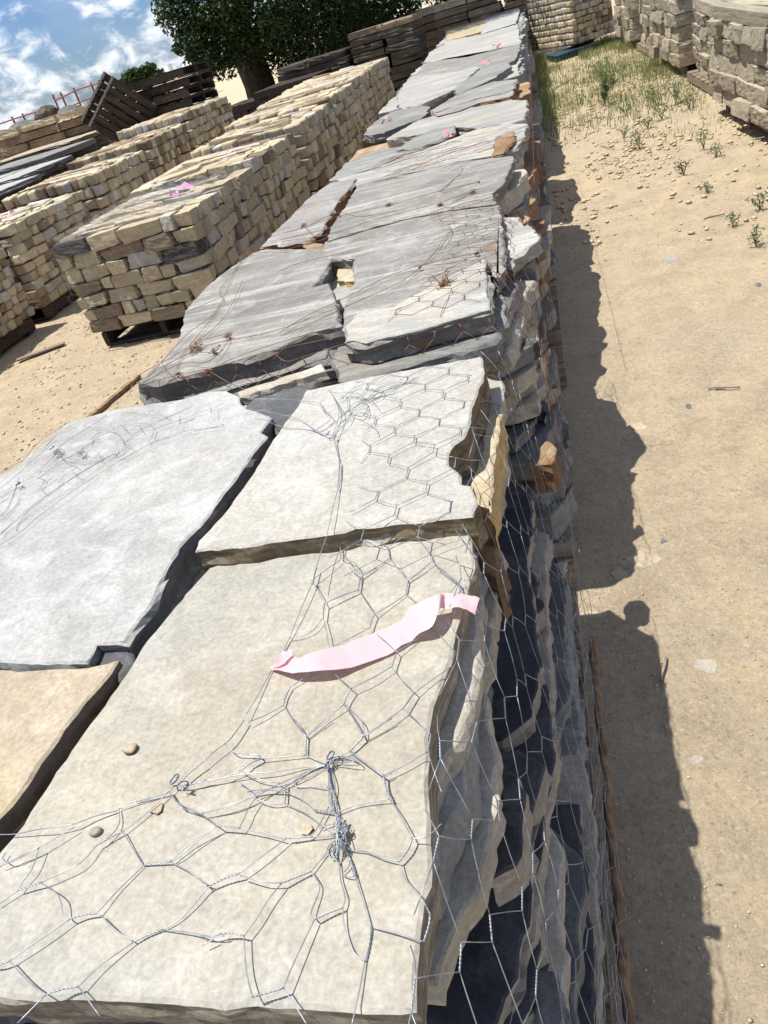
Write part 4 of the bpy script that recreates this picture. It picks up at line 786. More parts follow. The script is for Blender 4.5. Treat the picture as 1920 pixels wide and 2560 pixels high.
def block_stack(nm, xl, xr, y0, y1, z0, Ht, nc, mode, kind='q', dep=.13, pri=1.0, rz=0.0, mats=('sand',) * 13 + ('sandw',) * 2 + ('sandb',) * 2, lean=0.0, topmode='strip', force={}):
    hc = Ht / nc; cx, cy = (xl + xr) / 2, (y0 + y1) / 2
    def lens(tot):
        r = []; s = 0
        while s < tot:
            if mode == 'mixed': l = random.choice([random.uniform(.09, .13), random.uniform(.09, .13), random.uniform(.22, .32), random.uniform(.14, .2)])
            elif mode == 'cobble': l = random.uniform(.085, .125)
            elif mode == 'long': l = random.uniform(.22, .5)
            else: l = random.uniform(.10, .22)
            r.append(l); s += l
        k = tot / s; return [q * k for q in r]
    def add(x, y, z, a, b_, c, lab, vis, rj=.09, mk=None):
        mk = mk or random.choice(mats)
        x, y = x - cx, y - cy; cs, sn = math.cos(rz), math.sin(rz); X, Y = cx + x * cs - y * sn, cy + x * sn + y * cs
        X += lean * (z - z0)
        d = math.sqrt(X * X + Y * Y + (H - z) ** 2)
        BLK.append(dict(p=(X, Y, z), s=(a, b_, c), r=rz + random.uniform(-rj, rj), mk=mk, lab=lab, vis=vis, pr=pri * (a + b_) * c / d ** 2 if vis else 0, nm=nm, kind=kind))
    cn = {'sand': 'tan', 'sandw': 'whitish', 'sandd': 'dark grey', 'sandb': 'brown', 'wall': 'weathered'}
    for c in range(nc):
        z = z0 + hc * (c + .5); row = nc - 1 - c
        x = xl; L = lens(xr - xl)
        for i, l in enumerate(L):
            mk = force.get((row, i)) or random.choice(mats); dd = dep * random.uniform(.9, 1.15)
            add(x + l / 2, y0 + dd / 2 + random.uniform(-.02, .02), z + random.uniform(-.006, .006), l * random.uniform(.86, .97), dd, hc * random.uniform(.86, .99), '%s block, front of %s, %s course down, %s from left' % (cn[mk], nm, ordw(row), ordw(i)), True, mk=mk); x += l
        y = y0 + dep; L = lens(y1 - y0 - dep)
        for i, l in enumerate(L):
            mk = random.choice(mats); dd = dep * random.uniform(.9, 1.15)
            add(xr - dd / 2 + random.uniform(-.02, .02), y + l / 2, z + random.uniform(-.006, .006), dd, l * random.uniform(.86, .97), hc * random.uniform(.86, .99), '%s block, right side of %s, %s course down, %s from front' % (cn[mk], nm, ordw(row), ordw(i)), True, mk=mk); y += l
        y = y0 + dep
        for i, l in enumerate(lens(y1 - y0 - dep)): add(xl + dep / 2, y + l / 2, z, dep, l * .975, hc * .98, '', False); y += l
        if c == nc - 1:
            y = y0 + dep; rr = 0
            while y < y1 - .04:
                wd = random.uniform(.09, .15) if topmode == 'strip' else random.uniform(.09, .13); wd = min(wd, y1 - y); x = xl + dep; i = 0
                while x < xr - dep - .03:
                    l = random.uniform(.2, .5) if topmode == 'strip' else random.uniform(.1, .2); l = min(l, xr - dep - x); mk = random.choice(mats)
                    add(x + l / 2, y + wd / 2, z + random.uniform(-.014, .014), l * .98, wd * .96, hc, '%s top block of %s, %s row back, %s from left' % (cn[mk], nm, ordw(rr), ordw(i)), True, .05, mk=mk); x += l; i += 1
                y += wd; rr += 1
    add(cx, (y0 + y1) / 2 + dep / 2, z0 + (Ht - hc) / 2, xr - xl - 2.4 * dep, y1 - y0 - 1.4 * dep, Ht - hc - .01, '', False, 0, mk='sandd')
GPB = 'wooden pallets under the sandstone blocks'
def under(x0, x1, y0, y1, lab, z=0, rz=0): wood_pallet('wooden_pallet', ((x0 + x1) / 2, (y0 + y1) / 2, z), x1 - x0 - .06, y1 - y0 - .06, M['wooddk'], lab, GPB, rz)
A = (-3.14, -2.14)
block_stack('the nearest tan stack', A[0], A[1], 4.58, 5.85, .11, .62, 7, 'mixed', force={(0, 0): 'sandd', (2, 4): 'sandw', (2, 5): 'sandd', (0, 3): 'sandw'}, pri=9); under(A[0], A[1], 4.6, 5.85, 'pallet under the nearest stack of tan sandstone blocks')
block_stack('the second tan stack', -3.2, -2.14, 5.95, 7.2, .11, .65, 7, 'mixed', pri=5); under(-3.2, -2.14, 5.95, 7.2, 'pallet under the second stack of the tan block row')
block_stack('the third tan stack', -3.2, -2.10, 7.32, 8.6, .11, .69, 7, 'mixed', pri=2.5); under(-3.2, -2.1, 7.32, 8.6, 'pallet under the third stack of the tan block row')
block_stack('the fourth tan stack', -3.35, -2.14, 8.75, 10.1, .11, .72, 7, 'mixed', pri=1); under(-3.35, -2.14, 8.75, 10.1, 'pallet under the fourth stack of the tan block row')
block_stack('the fifth tan stack', -3.4, -2.16, 10.2, 11.6, .11, .74, 7, 'mixed', pri=.6)
block_stack('the far tan stack', -3.5, -2.2, 11.7, 13.4, .11, .74, 7, 'mixed', pri=.5)
block_stack('the leftmost cobble stack', -5.2, -4.22, 4.35, 5.55, .11, .62, 9, 'cobble', pri=3); under(-5.2, -4.22, 4.35, 5.55, 'pallet under the leftmost cobble stack at the photo edge')
block_stack('the near cobble stack', -5.22, -4.22, 5.72, 6.95, .11, .66, 9, 'cob2', pri=4); under(-5.22, -4.22, 5.72, 6.95, 'pallet under the cobble stack left of the tan block pallet')
block_stack('the second cobble stack', -5.38, -4.30, 7.45, 8.75, .11, .73, 7, 'cobble', dep=.11, pri=3); under(-5.38, -4.3, 7.45, 8.75, 'pallet under the second cobble stack')
block_stack('the third cobble stack', -5.4, -4.34, 8.9, 10.2, .11, .80, 8, 'cobble', pri=1.2, mats=('sand',) * 4 + ('sandb',) * 3)
block_stack('the fourth cobble stack', -5.4, -4.36, 10.35, 12.0, .11, .90, 9, 'cobble', pri=1)
# tower of blocks at the far end of the lane
block_stack('the tall far block tower', .22, 1.05, 15.6, 16.9, .14, 1.5, 16, 'cobble', pri=.4, rz=math.radians(32))
o = slab('plastic_skid', [(.30, 15.05), (.95, 15.5), (.75, 16.1), (.15, 15.7)], .09, .08, M['blue'], 'dark blue plastic skid under the tall far block tower', 'skid')
cand = sorted([b for b in BLK if b['vis'] and b['pr'] > 0], key=lambda b: -b['pr'])
ind = cand[:300]; ids = set(id(b) for b in ind); used = {}
for b in ind:
    me = bmesh_for(b['kind'], random.randrange(8), b['mk']); o = bpy.data.objects.new('sandstone_block', me); C.objects.link(o)
    o.location = b['p']; o.scale = b['s']; o.rotation_euler = (random.uniform(-.06, .06), random.uniform(-.06, .06), b['r'])
    tag(o, b['lab'], 'stone block', 'sandstone blocks stacked in ' + b['nm'])
VV = []; FF = []; MI = []; base = 0; mks = ['sand', 'sandw', 'sandd', 'sandb']
for b in BLK:
    if id(b) in ids: continue
    far = b['p'][1] > 11 or not b['vis']
    V, fs = random.choice(BLO if far else BV); cs, sn = math.cos(b['r']), math.sin(b['r']); Q = V * np.array(b['s'])
    Q = np.column_stack([Q[:, 0] * cs - Q[:, 1] * sn, Q[:, 0] * sn + Q[:, 1] * cs, Q[:, 2]]) + np.array(b['p'])
    VV.append(Q); FF.append(np.array(fs) + base); MI += [mks.index(b['mk'])] * len(fs); base += len(Q)
o = link('sandstone_blocks', fastmesh('sandstone_blocks', np.vstack(VV), np.vstack(FF), MI), [M[k] for k in mks]); tag(o, 'remaining tan sandstone blocks of the farther block pallets', 'stone blocks', kind='stuff')
for (u, v, z, s, lab) in [(455, 483, .74, .16, 'mauve ribbon on top of the nearest tan stack'), (573, 380, .77, .14, 'mauve ribbon on top of the second tan stack'), (15, 552, .78, .2, 'mauve ribbon on the near cobble pallet at the photo edge')]:
    x, y = P(u, v, z); crumple(x, y, z, s, M['mauve'], lab, 'mauve ribbons on the block pallets')

NET4 = MB()
def flatnet(o_, du, dv, nu, nv, nrm, cell=.075):
    o_, du, dv, nrm = map(np.array, (o_, du, dv, nrm))
    def pt(i, j, up):
        a = i * cell * .5; b_ = (j + .5 * (i % 2)) * cell * 1.1 + up * .014; w_ = vn(np.array([[a * 5, b_ * 5, o_[0]], [a * 5, b_ * 5, 9 + o_[0]], [a * 7, b_ * 7, 4.]]))
        return o_ + du * (a + .012 * w_[0]) + dv * (b_ + .012 * w_[1]) + nrm * (.012 + .012 * w_[2])
    for i in range(nu):
        for j in range(nv):
            a, b_ = pt(i, j, -1), pt(i, j, 1); NET4.tube([a, b_], .0014, 3)
            jj = j + (i % 2)
            for k_ in (i - 1, i + 1):
                if 0 <= k_ < nu: NET4.tube([b_, pt(k_, jj, -1)], .0007, 3)
for args, lab in [(((-3.16, 4.56, .14), (1, 0, 0), (0, 0, 1), 27, 7, (0, -1, 0)), 'fine wire netting over the front of the nearest tan block stack'),
                  (((-2.12, 4.58, .14), (0, 1, 0), (0, 0, 1), 34, 7, (1, 0, 0)), 'fine wire netting over the right side of the nearest tan stack'),
                  (((-3.14, 4.58, .735), (1, 0, 0), (0, 1, 0), 26, 15, (0, 0, 1)), 'fine wire netting over the top of the nearest tan block stack')]:
    NET4 = MB(); flatnet(*args); o = NET4.build('wire_netting', M['wire']); tag(o, lab, 'wire netting')

# ------------------------------------------------------------------ weathered block wall on the right
BLK2 = len(BLK)
def wall_stack(nm, fx, fy, wx, ly, Ht, nc, rz, z0=.10):
    nc = 5; wf = min(wx, .8)
    # near-left bottom corner at (fx, fy); front face (towards camera) wx wide, left face ly long
    hc = Ht / nc; cs, sn = math.cos(rz), math.sin(rz)
    def put(x, y, z, a, b_, c, lab):
        X, Y = fx + x * cs - y * sn, fy + x * sn + y * cs
        o = bpy.data.objects.new('weathered_block', bmesh_for('r', random.randrange(6), 'wall')); C.objects.link(o)
        o.location = (X, Y, z); o.scale = (a, b_, c); o.rotation_euler = (random.uniform(-.02, .02), random.uniform(-.02, .02), rz + random.uniform(-.03, .03))
        tag(o, lab, 'stone block', 'weathered blocks in ' + nm)
    for c in range(nc):
        z = z0 + hc * (c + .5); row = nc - 1 - c; y = 0; i = 0
        while y < ly - .03:
            l = min(random.uniform(.28, .56), ly - y); dd = random.uniform(.22, .30)
            put(dd / 2 + random.uniform(-.035, .03), y + l / 2, z, dd, l * .97, hc * random.uniform(.93, 1.01), 'weathered block, lane side of %s, %s course down, %s along' % (nm, ordw(row), ordw(i))); y += l; i += 1
        x = .26; i = 0
        while x < wf - .03:
            l = min(random.uniform(.2, .4), wf - x)
            put(x + l / 2, .14 + random.uniform(-.02, .02), z, l * .97, .30, hc * random.uniform(.93, 1.01), 'weathered block, near face of %s, %s course down, %s across' % (nm, ordw(row), ordw(i))); x += l; i += 1
    x = 0; i = 0
    while x < wx:      # long capping blocks
        l = random.uniform(.10, .15)
        put(x + l / 2, ly / 2 + random.uniform(-.02, .02), z0 + Ht + .045, l * .96, ly * random.uniform(.92, 1.0), .09, 'long capping block on %s, %s from the lane' % (nm, ordw(i))); x += l; i += 1
wall_stack('the nearest wall stack', 1.44, 6.05, 1.3, 1.62, .60, 6, math.radians(2.5))
wall_stack('the second wall stack', 1.53, 7.95, 1.2, 1.68, .54, 6, math.radians(-1))
wall_stack('the third wall stack', 1.46, 9.95, 1.2, 1.70, .64, 6, math.radians(2))
wall_stack('the fourth wall stack', 1.52, 11.95, 1.2, 1.7, .60, 6, math.radians(0))
wall_stack('the fifth wall stack', 1.40, 13.95, 1.1, 1.6, .74, 6, math.radians(2))
wall_stack('the photo-edge wall stack', 1.42, 4.2, 1.2, 1.7, .50, 5, math.radians(1))
for i, (x, y) in enumerate([(2.05, 6.9), (2.05, 8.85), (2.08, 10.9), (2.0, 12.9), (1.95, 14.8), (2.0, 5.05)]):
    wood_pallet('wooden_pallet', (x, y, 0), 1.1, 1.5, M['wood'], 'grey pallet under the %s stack of the right-hand wall' % ['nearest full', 'second', 'third', 'fourth', 'fifth', 'photo-edge'][i], 'pallets under the right-hand wall', math.radians(1), hgt=.10)

# ------------------------------------------------------------------ cross row of dark ledge-stone stacks under the tree
def ledge_stack(nm, x0, x1, y0, y1, Ht, nc, mk, rz=0.0, z0=.1, cap=None, name='ledge_stone', rag=.06):
    hc = Ht / nc; cx, cy = (x0 + x1) / 2, (y0 + y1) / 2; cs, sn = math.cos(rz), math.sin(rz)
    for c in range(nc):
        for j in range(2 if x1 - x0 < 1.8 else 3):
            n = 2 if x1 - x0 < 1.8 else 3; a = x0 + (x1 - x0) * j / n; b_ = x0 + (x1 - x0) * (j + 1) / n; sh = random.uniform(-.1, .1) if 0 < j else 0
            poly = []
            for (x, y) in [(a + sh + .01, y0 + random.uniform(-rag, rag)), ((a + b_) / 2, y0 + random.uniform(-rag, rag)), (b_ + (random.uniform(-rag, rag) if j == n - 1 else 0), y0 + random.uniform(-rag, rag)), (b_ + (random.uniform(-rag, rag) if j == n - 1 else 0), (y0 + y1) / 2), (b_, y1), (a + sh + .01, y1)]:
                x -= cx; y -= cy; poly.append((cx + x * cs - y * sn, cy + x * sn + y * cs))
            mk2 = cap if (cap and c == nc - 1) else mk  # top layer can take a different, paler rock
            slab(name, poly, z0 + hc * (c + 1), hc * random.uniform(.8, .97), M[mk2], '%s slab, %s, %s layer down, %s' % ('dark' if mk2 == mk else 'paler', nm, ordw(nc - 1 - c), ['left piece', 'middle piece', 'right piece'][j if n == 3 else j * 2]), 'stone slab', 'ledge stones in ' + nm, seg=.12, jit=.01, rough=.02, wob=.02)
ledge_stack('first stack under the tree', -4.6, -3.3, 15.5, 16.8, .95, 9, 'bark_stone', cap='bark_stone')
ledge_stack('second stack under the tree', -3.2, -2.0, 15.7, 17.0, 1.15, 10, 'bark_stone', cap='sandb')
ledge_stack('stack behind the row end', -1.9, -.6, 18.4, 19.8, 1.15, 9, 'sandb', cap='sand')
ledge_stack('stack left of the tower', -.5, .35, 18.6, 19.8, 1.2, 10, 'sandb', cap='sand')
ledge_stack('pale-topped stack beyond the tree', -3.6, -1.4, 21.5, 23.0, 1.15, 7, 'sandb', cap='sandw')
# dark slate row at the far left
ledge_stack('first slate pallet on the left', -8.1, -6.25, 8.2, 9.6, .74, 12, 'bark_stone', cap='pale', name='slate_slab')
ledge_stack('second slate pallet on the left', -8.5, -6.75, 9.9, 11.4, .76, 12, 'bark_stone', cap='pale', name='slate_slab')
ledge_stack('third slate pallet on the left', -9.1, -7.35, 11.7, 13.3, .82, 10, 'bark_stone', cap='grey2', name='slate_slab')
ledge_stack('fourth slate pallet on the left', -9.9, -8.1, 13.7, 15.3, .86, 10, 'bark_stone', cap='tan', name='slate_slab')
ledge_stack('low brown stack at left edge', -7.1, -5.75, 6.7, 7.9, .66, 8, 'sandb', cap='rust', name='slate_slab')
# far low walls on the left horizon
ledge_stack('long low bank near red rails', -17.5, -13.6, 21.0, 22.6, 1.15, 6, 'sandb', cap='tan', name='slate_slab', rag=.15)
ledge_stack('raised bank left of leaning pallets', -13.4, -10.2, 19.0, 20.6, 1.3, 7, 'sandb', cap='sand', name='slate_slab', rag=.12)

# ------------------------------------------------------------------ stacks of old pallets
def pallet_stack(x, y, n, rz, nm, sx=1.15, sy=1.05, z=0, tilt=None):
    for k in range(n):
        r = wood_pallet('old_pallet', (x + random.uniform(-.03, .03), y + random.uniform(-.03, .03), z + k * .125), sx, sy, M['wooddk'], 'dark old pallet, %s from bottom of %s' % (ordw(k), nm), 'old pallets in ' + nm, rz + random.uniform(-.03, .03))
        if tilt:
            r.rotation_euler = tilt; r.location = (x + .10 * k, y, z + .04 * k)
pallet_stack(-5.42, 12.2, 12, math.radians(90), 'the tall dark pallet stack', sx=1.1, sy=1.32)
pallet_stack(-4.85, 14.6, 6, math.radians(86), 'the low pallet stack beside the trunk', sx=1.2)
pallet_stack(-3.95, 14.2, 7, math.radians(87), 'the pallet stack before the tree', sx=1.25)
pallet_stack(-3.95, 16.4, 8, math.radians(87), 'the pallet stack in the deep tree shade', sx=1.3)
for k in range(2):
    r = wood_pallet('old_pallet', (-6.62 + .0 * k, 11.9 + .16 * k, .62), .66, .74, M['wooddk'], ['brown pallet leaning on edge with light between its boards', 'pallet leaning behind the brown slatted one'][k], 'pallets leaning against the tall stack')
    ey = Vector((.74, .22, .64)).normalized(); ex = Vector((.16, .42, -.86)); ex = (ex - ey * ex.dot(ey)).normalized(); ez = ex.cross(ey)
    mm = Matrix((ex, ey, ez)).transposed().to_4x4(); c0 = PY(305 - 20 * k, 285 - 12 * k, 11.35 + .12 * k); mm.translation = Vector(c0); r.matrix_world = mm

# ------------------------------------------------------------------ red corral rails, rubble, distant things
rail = empty('corral_panel', (-15.6, 25, 0), 'rust-red pipe corral panel on the left horizon', 'fence panel', 'corral panels')
def rb(name, pts, r): 
    q = MB(); q.tube([(p[0] + 15.6, p[1] - 25, p[2]) for p in pts], r, 6); return q.build(name, M['redmetal'], rail)
zt = 1.62
for z in (.6, .85, 1.1, 1.35, zt): rb('rail', [(-18.6, 25, z - .05), (-16.5, 25, z), (-15.0, 25, z + .02)], .022)
for x in (-18.4, -17.2, -16.3, -15.9, -15.0): rb('post', [(x, 25.02, 0), (x, 25.02, zt + .08)], .03)
r2 = empty('corral_panel', (-14.2, 26, 0), 'taller rust-red corral gate beside the rubble heap', 'fence panel', 'corral panels')
for z in (1.2, 1.55, 1.88): 
    q = MB(); q.tube([(-1.0, 0, z - .1), (0, 0, z), (.75, 0, z)], .022, 6); q.build('rail', M['redmetal'], r2)
for x in (-1.0, -.7, -.2, .45, .75):
    q = MB(); q.tube([(x, .02, 0), (x, .02, 1.95)], .03, 6); q.build('post', M['redmetal'], r2)
def boulder(x, y, z, s, mk, lab, grp):
    import bmesh
    bm = bmesh.new(); bmesh.ops.create_icosphere(bm, subdivisions=3, radius=1)
    for q in bm.verts:
        n_ = fbm(np.array([[q.co.x * 1.2 + x * 3, q.co.y * 1.2, q.co.z * 1.2]]), 3)[0]; q.co *= 1 + .45 * n_; q.co.x *= s[0]; q.co.y *= s[1]; q.co.z *= s[2]
    me = bpy.data.meshes.new('boulder'); bm.to_mesh(me); bm.free()
    o = link('boulder', me, M[mk]); o.location = (x, y, z); tag(o, lab, 'boulder', grp)
for i, (x, z, s, lab) in enumerate([(-14.9, 1.28, (.45, .4, .22), 'grey boulder at the left of the heap by the red rails'), (-14.2, 1.36, (.5, .4, .2), 'broad grey boulder in the middle of the heap by the rails'), (-13.5, 1.36, (.45, .4, .16), 'flat grey boulder at the right of the heap by the rails'), (-11.9, 1.5, (.3, .3, .22), 'dark boulder on top of the raised stone bank'), (-11.3, 1.42, (.4, .3, .12), 'low grey boulder on the raised stone bank')]):
    boulder(x, 22 if i < 3 else 19.8, z - .05, s, 'slate' if i != 3 else 'bark_stone', lab, 'boulders on the far stone banks')
wt = empty('storage_tank', (-20.4, 52, 0), 'white domed storage tank far behind the pallet stack', 'tank')
q = MB(); q.tube([(0, 0, 0), (0, 0, 1.6)], .8, 20); q.build('shell', M['whitepaint'], wt)
q = MB(); q.tube([(0, 0, 1.6 + .5 * math.sin(a)) for a in np.linspace(0, PI / 2, 6)], [.8 * math.cos(a) + .02 for a in np.linspace(0, PI / 2, 6)], 20); q.build('dome', M['whitepaint'], wt, True)
o = MB().tube([(-.35, 0, 0), (-.35, 0, 2.15)], .16, 10).build('white_post', M['whitepaint']); o.location = (-20.75, 50, 0); tag(o, 'white post standing left of the domed tank', 'post')
# ------------------------------------------------------------------ vegetation
def leaves(centers, radii, counts, size, asp=.5, drop=0.0):
    V = []
    for c, rd, n in zip(centers, radii, counts):
        d = rng.normal(0, 1, (n, 3)); d /= np.linalg.norm(d, axis=1)[:, None]; rr = rng.random(n) ** .45
        V.append(np.array(c) + d * (rr[:, None] * np.array(rd)))
    p = np.vstack(V); n = len(p)
    a = rng.normal(0, 1, (n, 3)); a[:, 2] = a[:, 2] * .6 - drop; a /= np.linalg.norm(a, axis=1)[:, None]
    b = rng.normal(0, 1, (n, 3)); b -= a * np.sum(a * b, 1)[:, None]; b /= np.linalg.norm(b, axis=1)[:, None]
    s = size * rng.uniform(.6, 1.35, n)[:, None]; cr = np.cross(a, b) * s * .12
    q = np.stack([p - a * s * .5, p + b * s * asp * .5 + cr, p + a * s * .5, p - b * s * asp * .5 + cr], 1).reshape(-1, 3)
    f = np.arange(4 * n).reshape(-1, 4); return q, f
tree = empty('tree', (-6.4, 19.8, 0), 'large dense dark green shade tree behind the pallet stacks', 'tree')
tk = MB(); tk.tube(smooth_poly([(0, 0, 0), (.05, 0, .8), (-.1, .1, 1.8), (.1, 0, 2.8)], 3), [.42, .40, .38, .37, .36, .35, .34, .33, .32, .32], 12); tk.build('trunk', M['bark'], tree, True)
lb = MB()
for k in range(9):
    a = k * .72; L = random.uniform(2.5, 4.5); pts = [(0, 0, 2.2), (1.0 + math.cos(a) * L * .3, math.sin(a) * L * .4, 3.6), (2.4 + math.cos(a) * L * .7, math.sin(a) * L * .7, 4.2 + random.uniform(-.4, 1.5))]
    lb.tube(smooth_poly(pts, 4), list(np.linspace(.2, .05, 9)), 7)
lb.build('limbs', M['bark'], tree, True)
cen, rad, cnt = [], [], []
for k in range(190):
    a = random.uniform(0, 2 * PI); ph = random.uniform(-.2, 1.0); rr = random.uniform(.55, 1.0)
    c = (3.4 + 4.4 * rr * math.cos(a) * math.cos(ph * 1.3), 4.2 * rr * math.sin(a) * math.cos(ph * 1.3), 4.0 + 3.0 * rr * math.sin(ph * 1.3))
    cen.append(c); s = random.uniform(.6, 1.15); rad.append((s, s, s * .7)); cnt.append(int(230 * s))
edge = []   # low hanging fringe, (pixel, depth)
for (u, v, Y, s, n) in [(425,15,18.5,.42,180),(450,60,18.5,.4,170),(410,40,18,.3,90),(470,110,18,.35,120),(500,60,18.5,.6,400),(500,130,18.2,.35,150),(455,120,18,.16,40),(440,122,18,.12,25),(480,150,18,.22,60),(530,120,18.6,.6,420),(540,40,19,.8,600),(560,160,18.8,.45,260),(600,90,19,.8,650),(520,180,19.4,.35,160),(680,60,19,.9,700),(690,120,19.6,.7,500),(640,130,20.4,.7,420),(760,60,19,.9,700),(760,130,19.8,.7,480),(840,50,19,.8,600),(850,110,20,.6,380),(920,30,19,.7,450),(980,20,19,.5,260),(1020,8,19,.35,130),(900,80,20,.5,280),(570,20,18.5,.7,450),(720,20,18.5,.8,500),(820,10,18.5,.8,500),(465,-20,18.5,.5,260),(415,-25,18.5,.4,140),(950,60,20,.35,120)]:
    x, y, z = PY(u, v, Y); cen.append((x + 6.4, y - 19.8, z)); rad.append((s, s, s * .75)); cnt.append(n)
for k in range(40):   # foliage filling the back down to the ground
    cen.append((random.uniform(-1.2, 5.5), random.uniform(2.0, 4.2), random.uniform(.5, 3.2))); rad.append((.8, .8, .7)); cnt.append(230)
cnt = [int(c * 1.7) for c in cnt]; q, f = leaves(cen, rad, cnt, .12, .40, .5)
link('crown', fastmesh('crown', q, f), M['leaf'], tree)
# twig of the same tree reaching over the camera side at the top left
x, y, z = PY(290, -6, 14); tw = empty('overhanging_branch', (x, y, z), 'leafy branch tip poking in at the top left of the sky', 'branch')
qb = MB(); qb.tube([(-.9, .6, 1.2), (-.3, .2, .5), (0, 0, .02)], .012, 5); qb.build('twig', M['bark'], tw)
q, f = leaves([(0, 0, .02), (.14, 0, .03), (-.25, 0, .08), (-.36, 0, .1)], [(.09, .06, .045), (.08, .06, .04), (.05, .05, .04), (.05, .05, .03)], [46, 34, 12, 10], .06, .45); link('foliage', fastmesh('foliage', q, f), M['leaf'], tw)
def smalltree(x, y, h, s, label, n=2600, nm='tree', lsz=.16):
    t = empty(nm, (x, y, 0), label, 'tree'); q = MB(); q.tube([(0, 0, 0), (.05, 0, h * .6)], [.12 * s, .07 * s], 7); q.build('trunk', M['bark'], t)
    cen = []; rad = []; cnt = []
    for k in range(12):
        a = random.uniform(0, 2 * PI); r_ = random.uniform(.1, .9) * s; cen.append((math.cos(a) * r_, math.sin(a) * r_, h * .62 + random.uniform(-.2, .36) * s)); rad.append((.55 * s, .55 * s, .4 * s)); cnt.append(n // 12)
    q, f = leaves(cen, rad, cnt, lsz * s, .6); link('crown', fastmesh('crown', q, f), M['leaf'], t)
smalltree(-27.9, 60, 3.0, 1.25, 'small round green tree on the horizon left of the dark pallet stack', lsz=.28)
smalltree(-26.1, 60, 2.7, .75, 'smallest green tree on the horizon, right of the round one', n=1400, lsz=.28)
# weeds in the lane
def weed(x, y, h, s, label, n=60, mat='weed', grp='weeds growing in the sandy lane'):
    r = empty('weed', (x, y, g1(x, y)), label, 'weed', grp); st = MB(); cen = []; rad = []; cnt = []
    for k in range(int(5 + s * 22)):
        a = random.uniform(0, 2 * PI); l = random.uniform(.3, 1) * s; tip = (math.cos(a) * l, math.sin(a) * l, h * random.uniform(.55, 1.1))
        st.tube(smooth_poly([(0, 0, 0), (tip[0] * .35, tip[1] * .35, tip[2] * .6), tip], 3), .0022, 3)
        for t in (.35, .5, .65, .8, .9, 1): cen.append((tip[0] * t, tip[1] * t, tip[2] * (.35 + .65 * t))); rad.append((.035, .035, .03)); cnt.append(max(2, n // 8))
    st.build('stems', M[mat], r); q, f = leaves(cen, rad, cnt, .022, .36); link('leaves', fastmesh('leaves', q, f), M[mat], r)
for (u, v, h, s, n, lab) in [(1512,262,.30,.17,260,'bushiest green weed in the middle of the lane'),(1640,262,.16,.14,40,'spreading low weed left of the second wall stack'),(1690,262,.18,.12,40,'green weed at the foot of the second wall stack'),(1725,275,.14,.10,36,'small weed right at the wall stack gap'),(1600,370,.14,.10,24,'thin weed in the rubble below the bushiest weed'),(1655,300,.12,.12,30,'flat weed between the bushiest weed and the wall'),(1760,370,.15,.07,6,'tall sparse stalky weed near the right-hand wall'),(1790,390,.10,.06,6,'sparse dry weed in front of the wall stack'),(1840,290,.14,.10,30,'dark green weed at the foot of the nearest wall stack'),(1565,290,.12,.10,24,'low weed just right of the bushiest weed'),(1500,190,.2,.16,50,'weed in the grass at the far end of the lane'),(1490,60,.55,.3,170,'tall bushy weed beside the far block tower'),(1500,85,.4,.25,120,'dark weed at the foot of the far block tower'),(1830,560,.06,.04,5,'small weed tuft at the right edge halfway down'),(1900,520,.10,.05,5,'wispy grass weed at the right photo edge'),(1768,480,.05,.03,10,'tiny weed in the bare sand near the small stick'),(1710,440,.1,.07,14,'small grey-green weed in bare sand'),(1560,340,.1,.07,18,'small weed tuft left of the rubble'),(1890,610,.1,.06,8,'tiny sprout at the right photo edge'),(1620,320,.1,.09,24,'weed in the pebbles left of the wall')]:
    x, y = P(u, v, 0); weed(x, y, h, s, lab, n)
# grass patch (stuff)
n = 42000; gx = rng.uniform(-.25, 1.6, n); gy = rng.uniform(6.8, 17, n)
dens = np.clip((gy - 7.6) / 3.2, 0, 1) * (.35 + .65 * (fbm(np.stack([gx * 2, gy * 1.2, gx * 0], 1), 3) > -.15)) + .10 * (gy > 6.8) * (gx > .6)
kk = rng.random(n) < dens * .6; gx, gy = gx[kk], gy[kk]; n = len(gx)
gzv = gz(gx, gy); hh_ = rng.uniform(.025, .085, n) * (1 + .9 * (gx < .15)) * (1 + .6 * (fbm(np.stack([gx * 4, gy * 2, gx * 0 + 3], 1), 2) > .2)); a = rng.uniform(0, 2 * PI, n); wv = rng.uniform(.002, .005, n); le = rng.uniform(-.05, .06, n)
q = np.stack([np.stack([gx - wv * np.cos(a), gy - wv * np.sin(a), gzv], 1), np.stack([gx + wv * np.cos(a), gy + wv * np.sin(a), gzv], 1), np.stack([gx + le * np.sin(a) + .001, gy + le * np.cos(a), gzv + hh_], 1)], 1).reshape(-1, 3)
o = link('grass', fastmesh('grass', q, np.arange(3 * n).reshape(-1, 3)), M['grass']); tag(o, 'green and straw-coloured grass at the far end of the lane', 'grass', kind='stuff')
# strip of grass beside the slate row at the far left
n = 9000; t = rng.random(n); gx = -10.2 - t * 6 + rng.uniform(-.8, .8, n); gy = 11.5 + t * 8 + rng.uniform(-.8, .8, n); gzv = gz(gx, gy); a = rng.uniform(0, 2 * PI, n)
q = np.stack([np.stack([gx - .014 * np.cos(a), gy - .014 * np.sin(a), gzv], 1), np.stack([gx + .014 * np.cos(a), gy + .014 * np.sin(a), gzv], 1), np.stack([gx + .05 * np.sin(a), gy + .05 * np.cos(a), gzv + rng.uniform(.1, .35, n)], 1)], 1).reshape(-1, 3)
o = link('grass', fastmesh('grass', q, np.arange(3 * n).reshape(-1, 3)), M['grass']); tag(o, 'yellow-green grass strip below the far stone banks on the left', 'grass', kind='stuff')

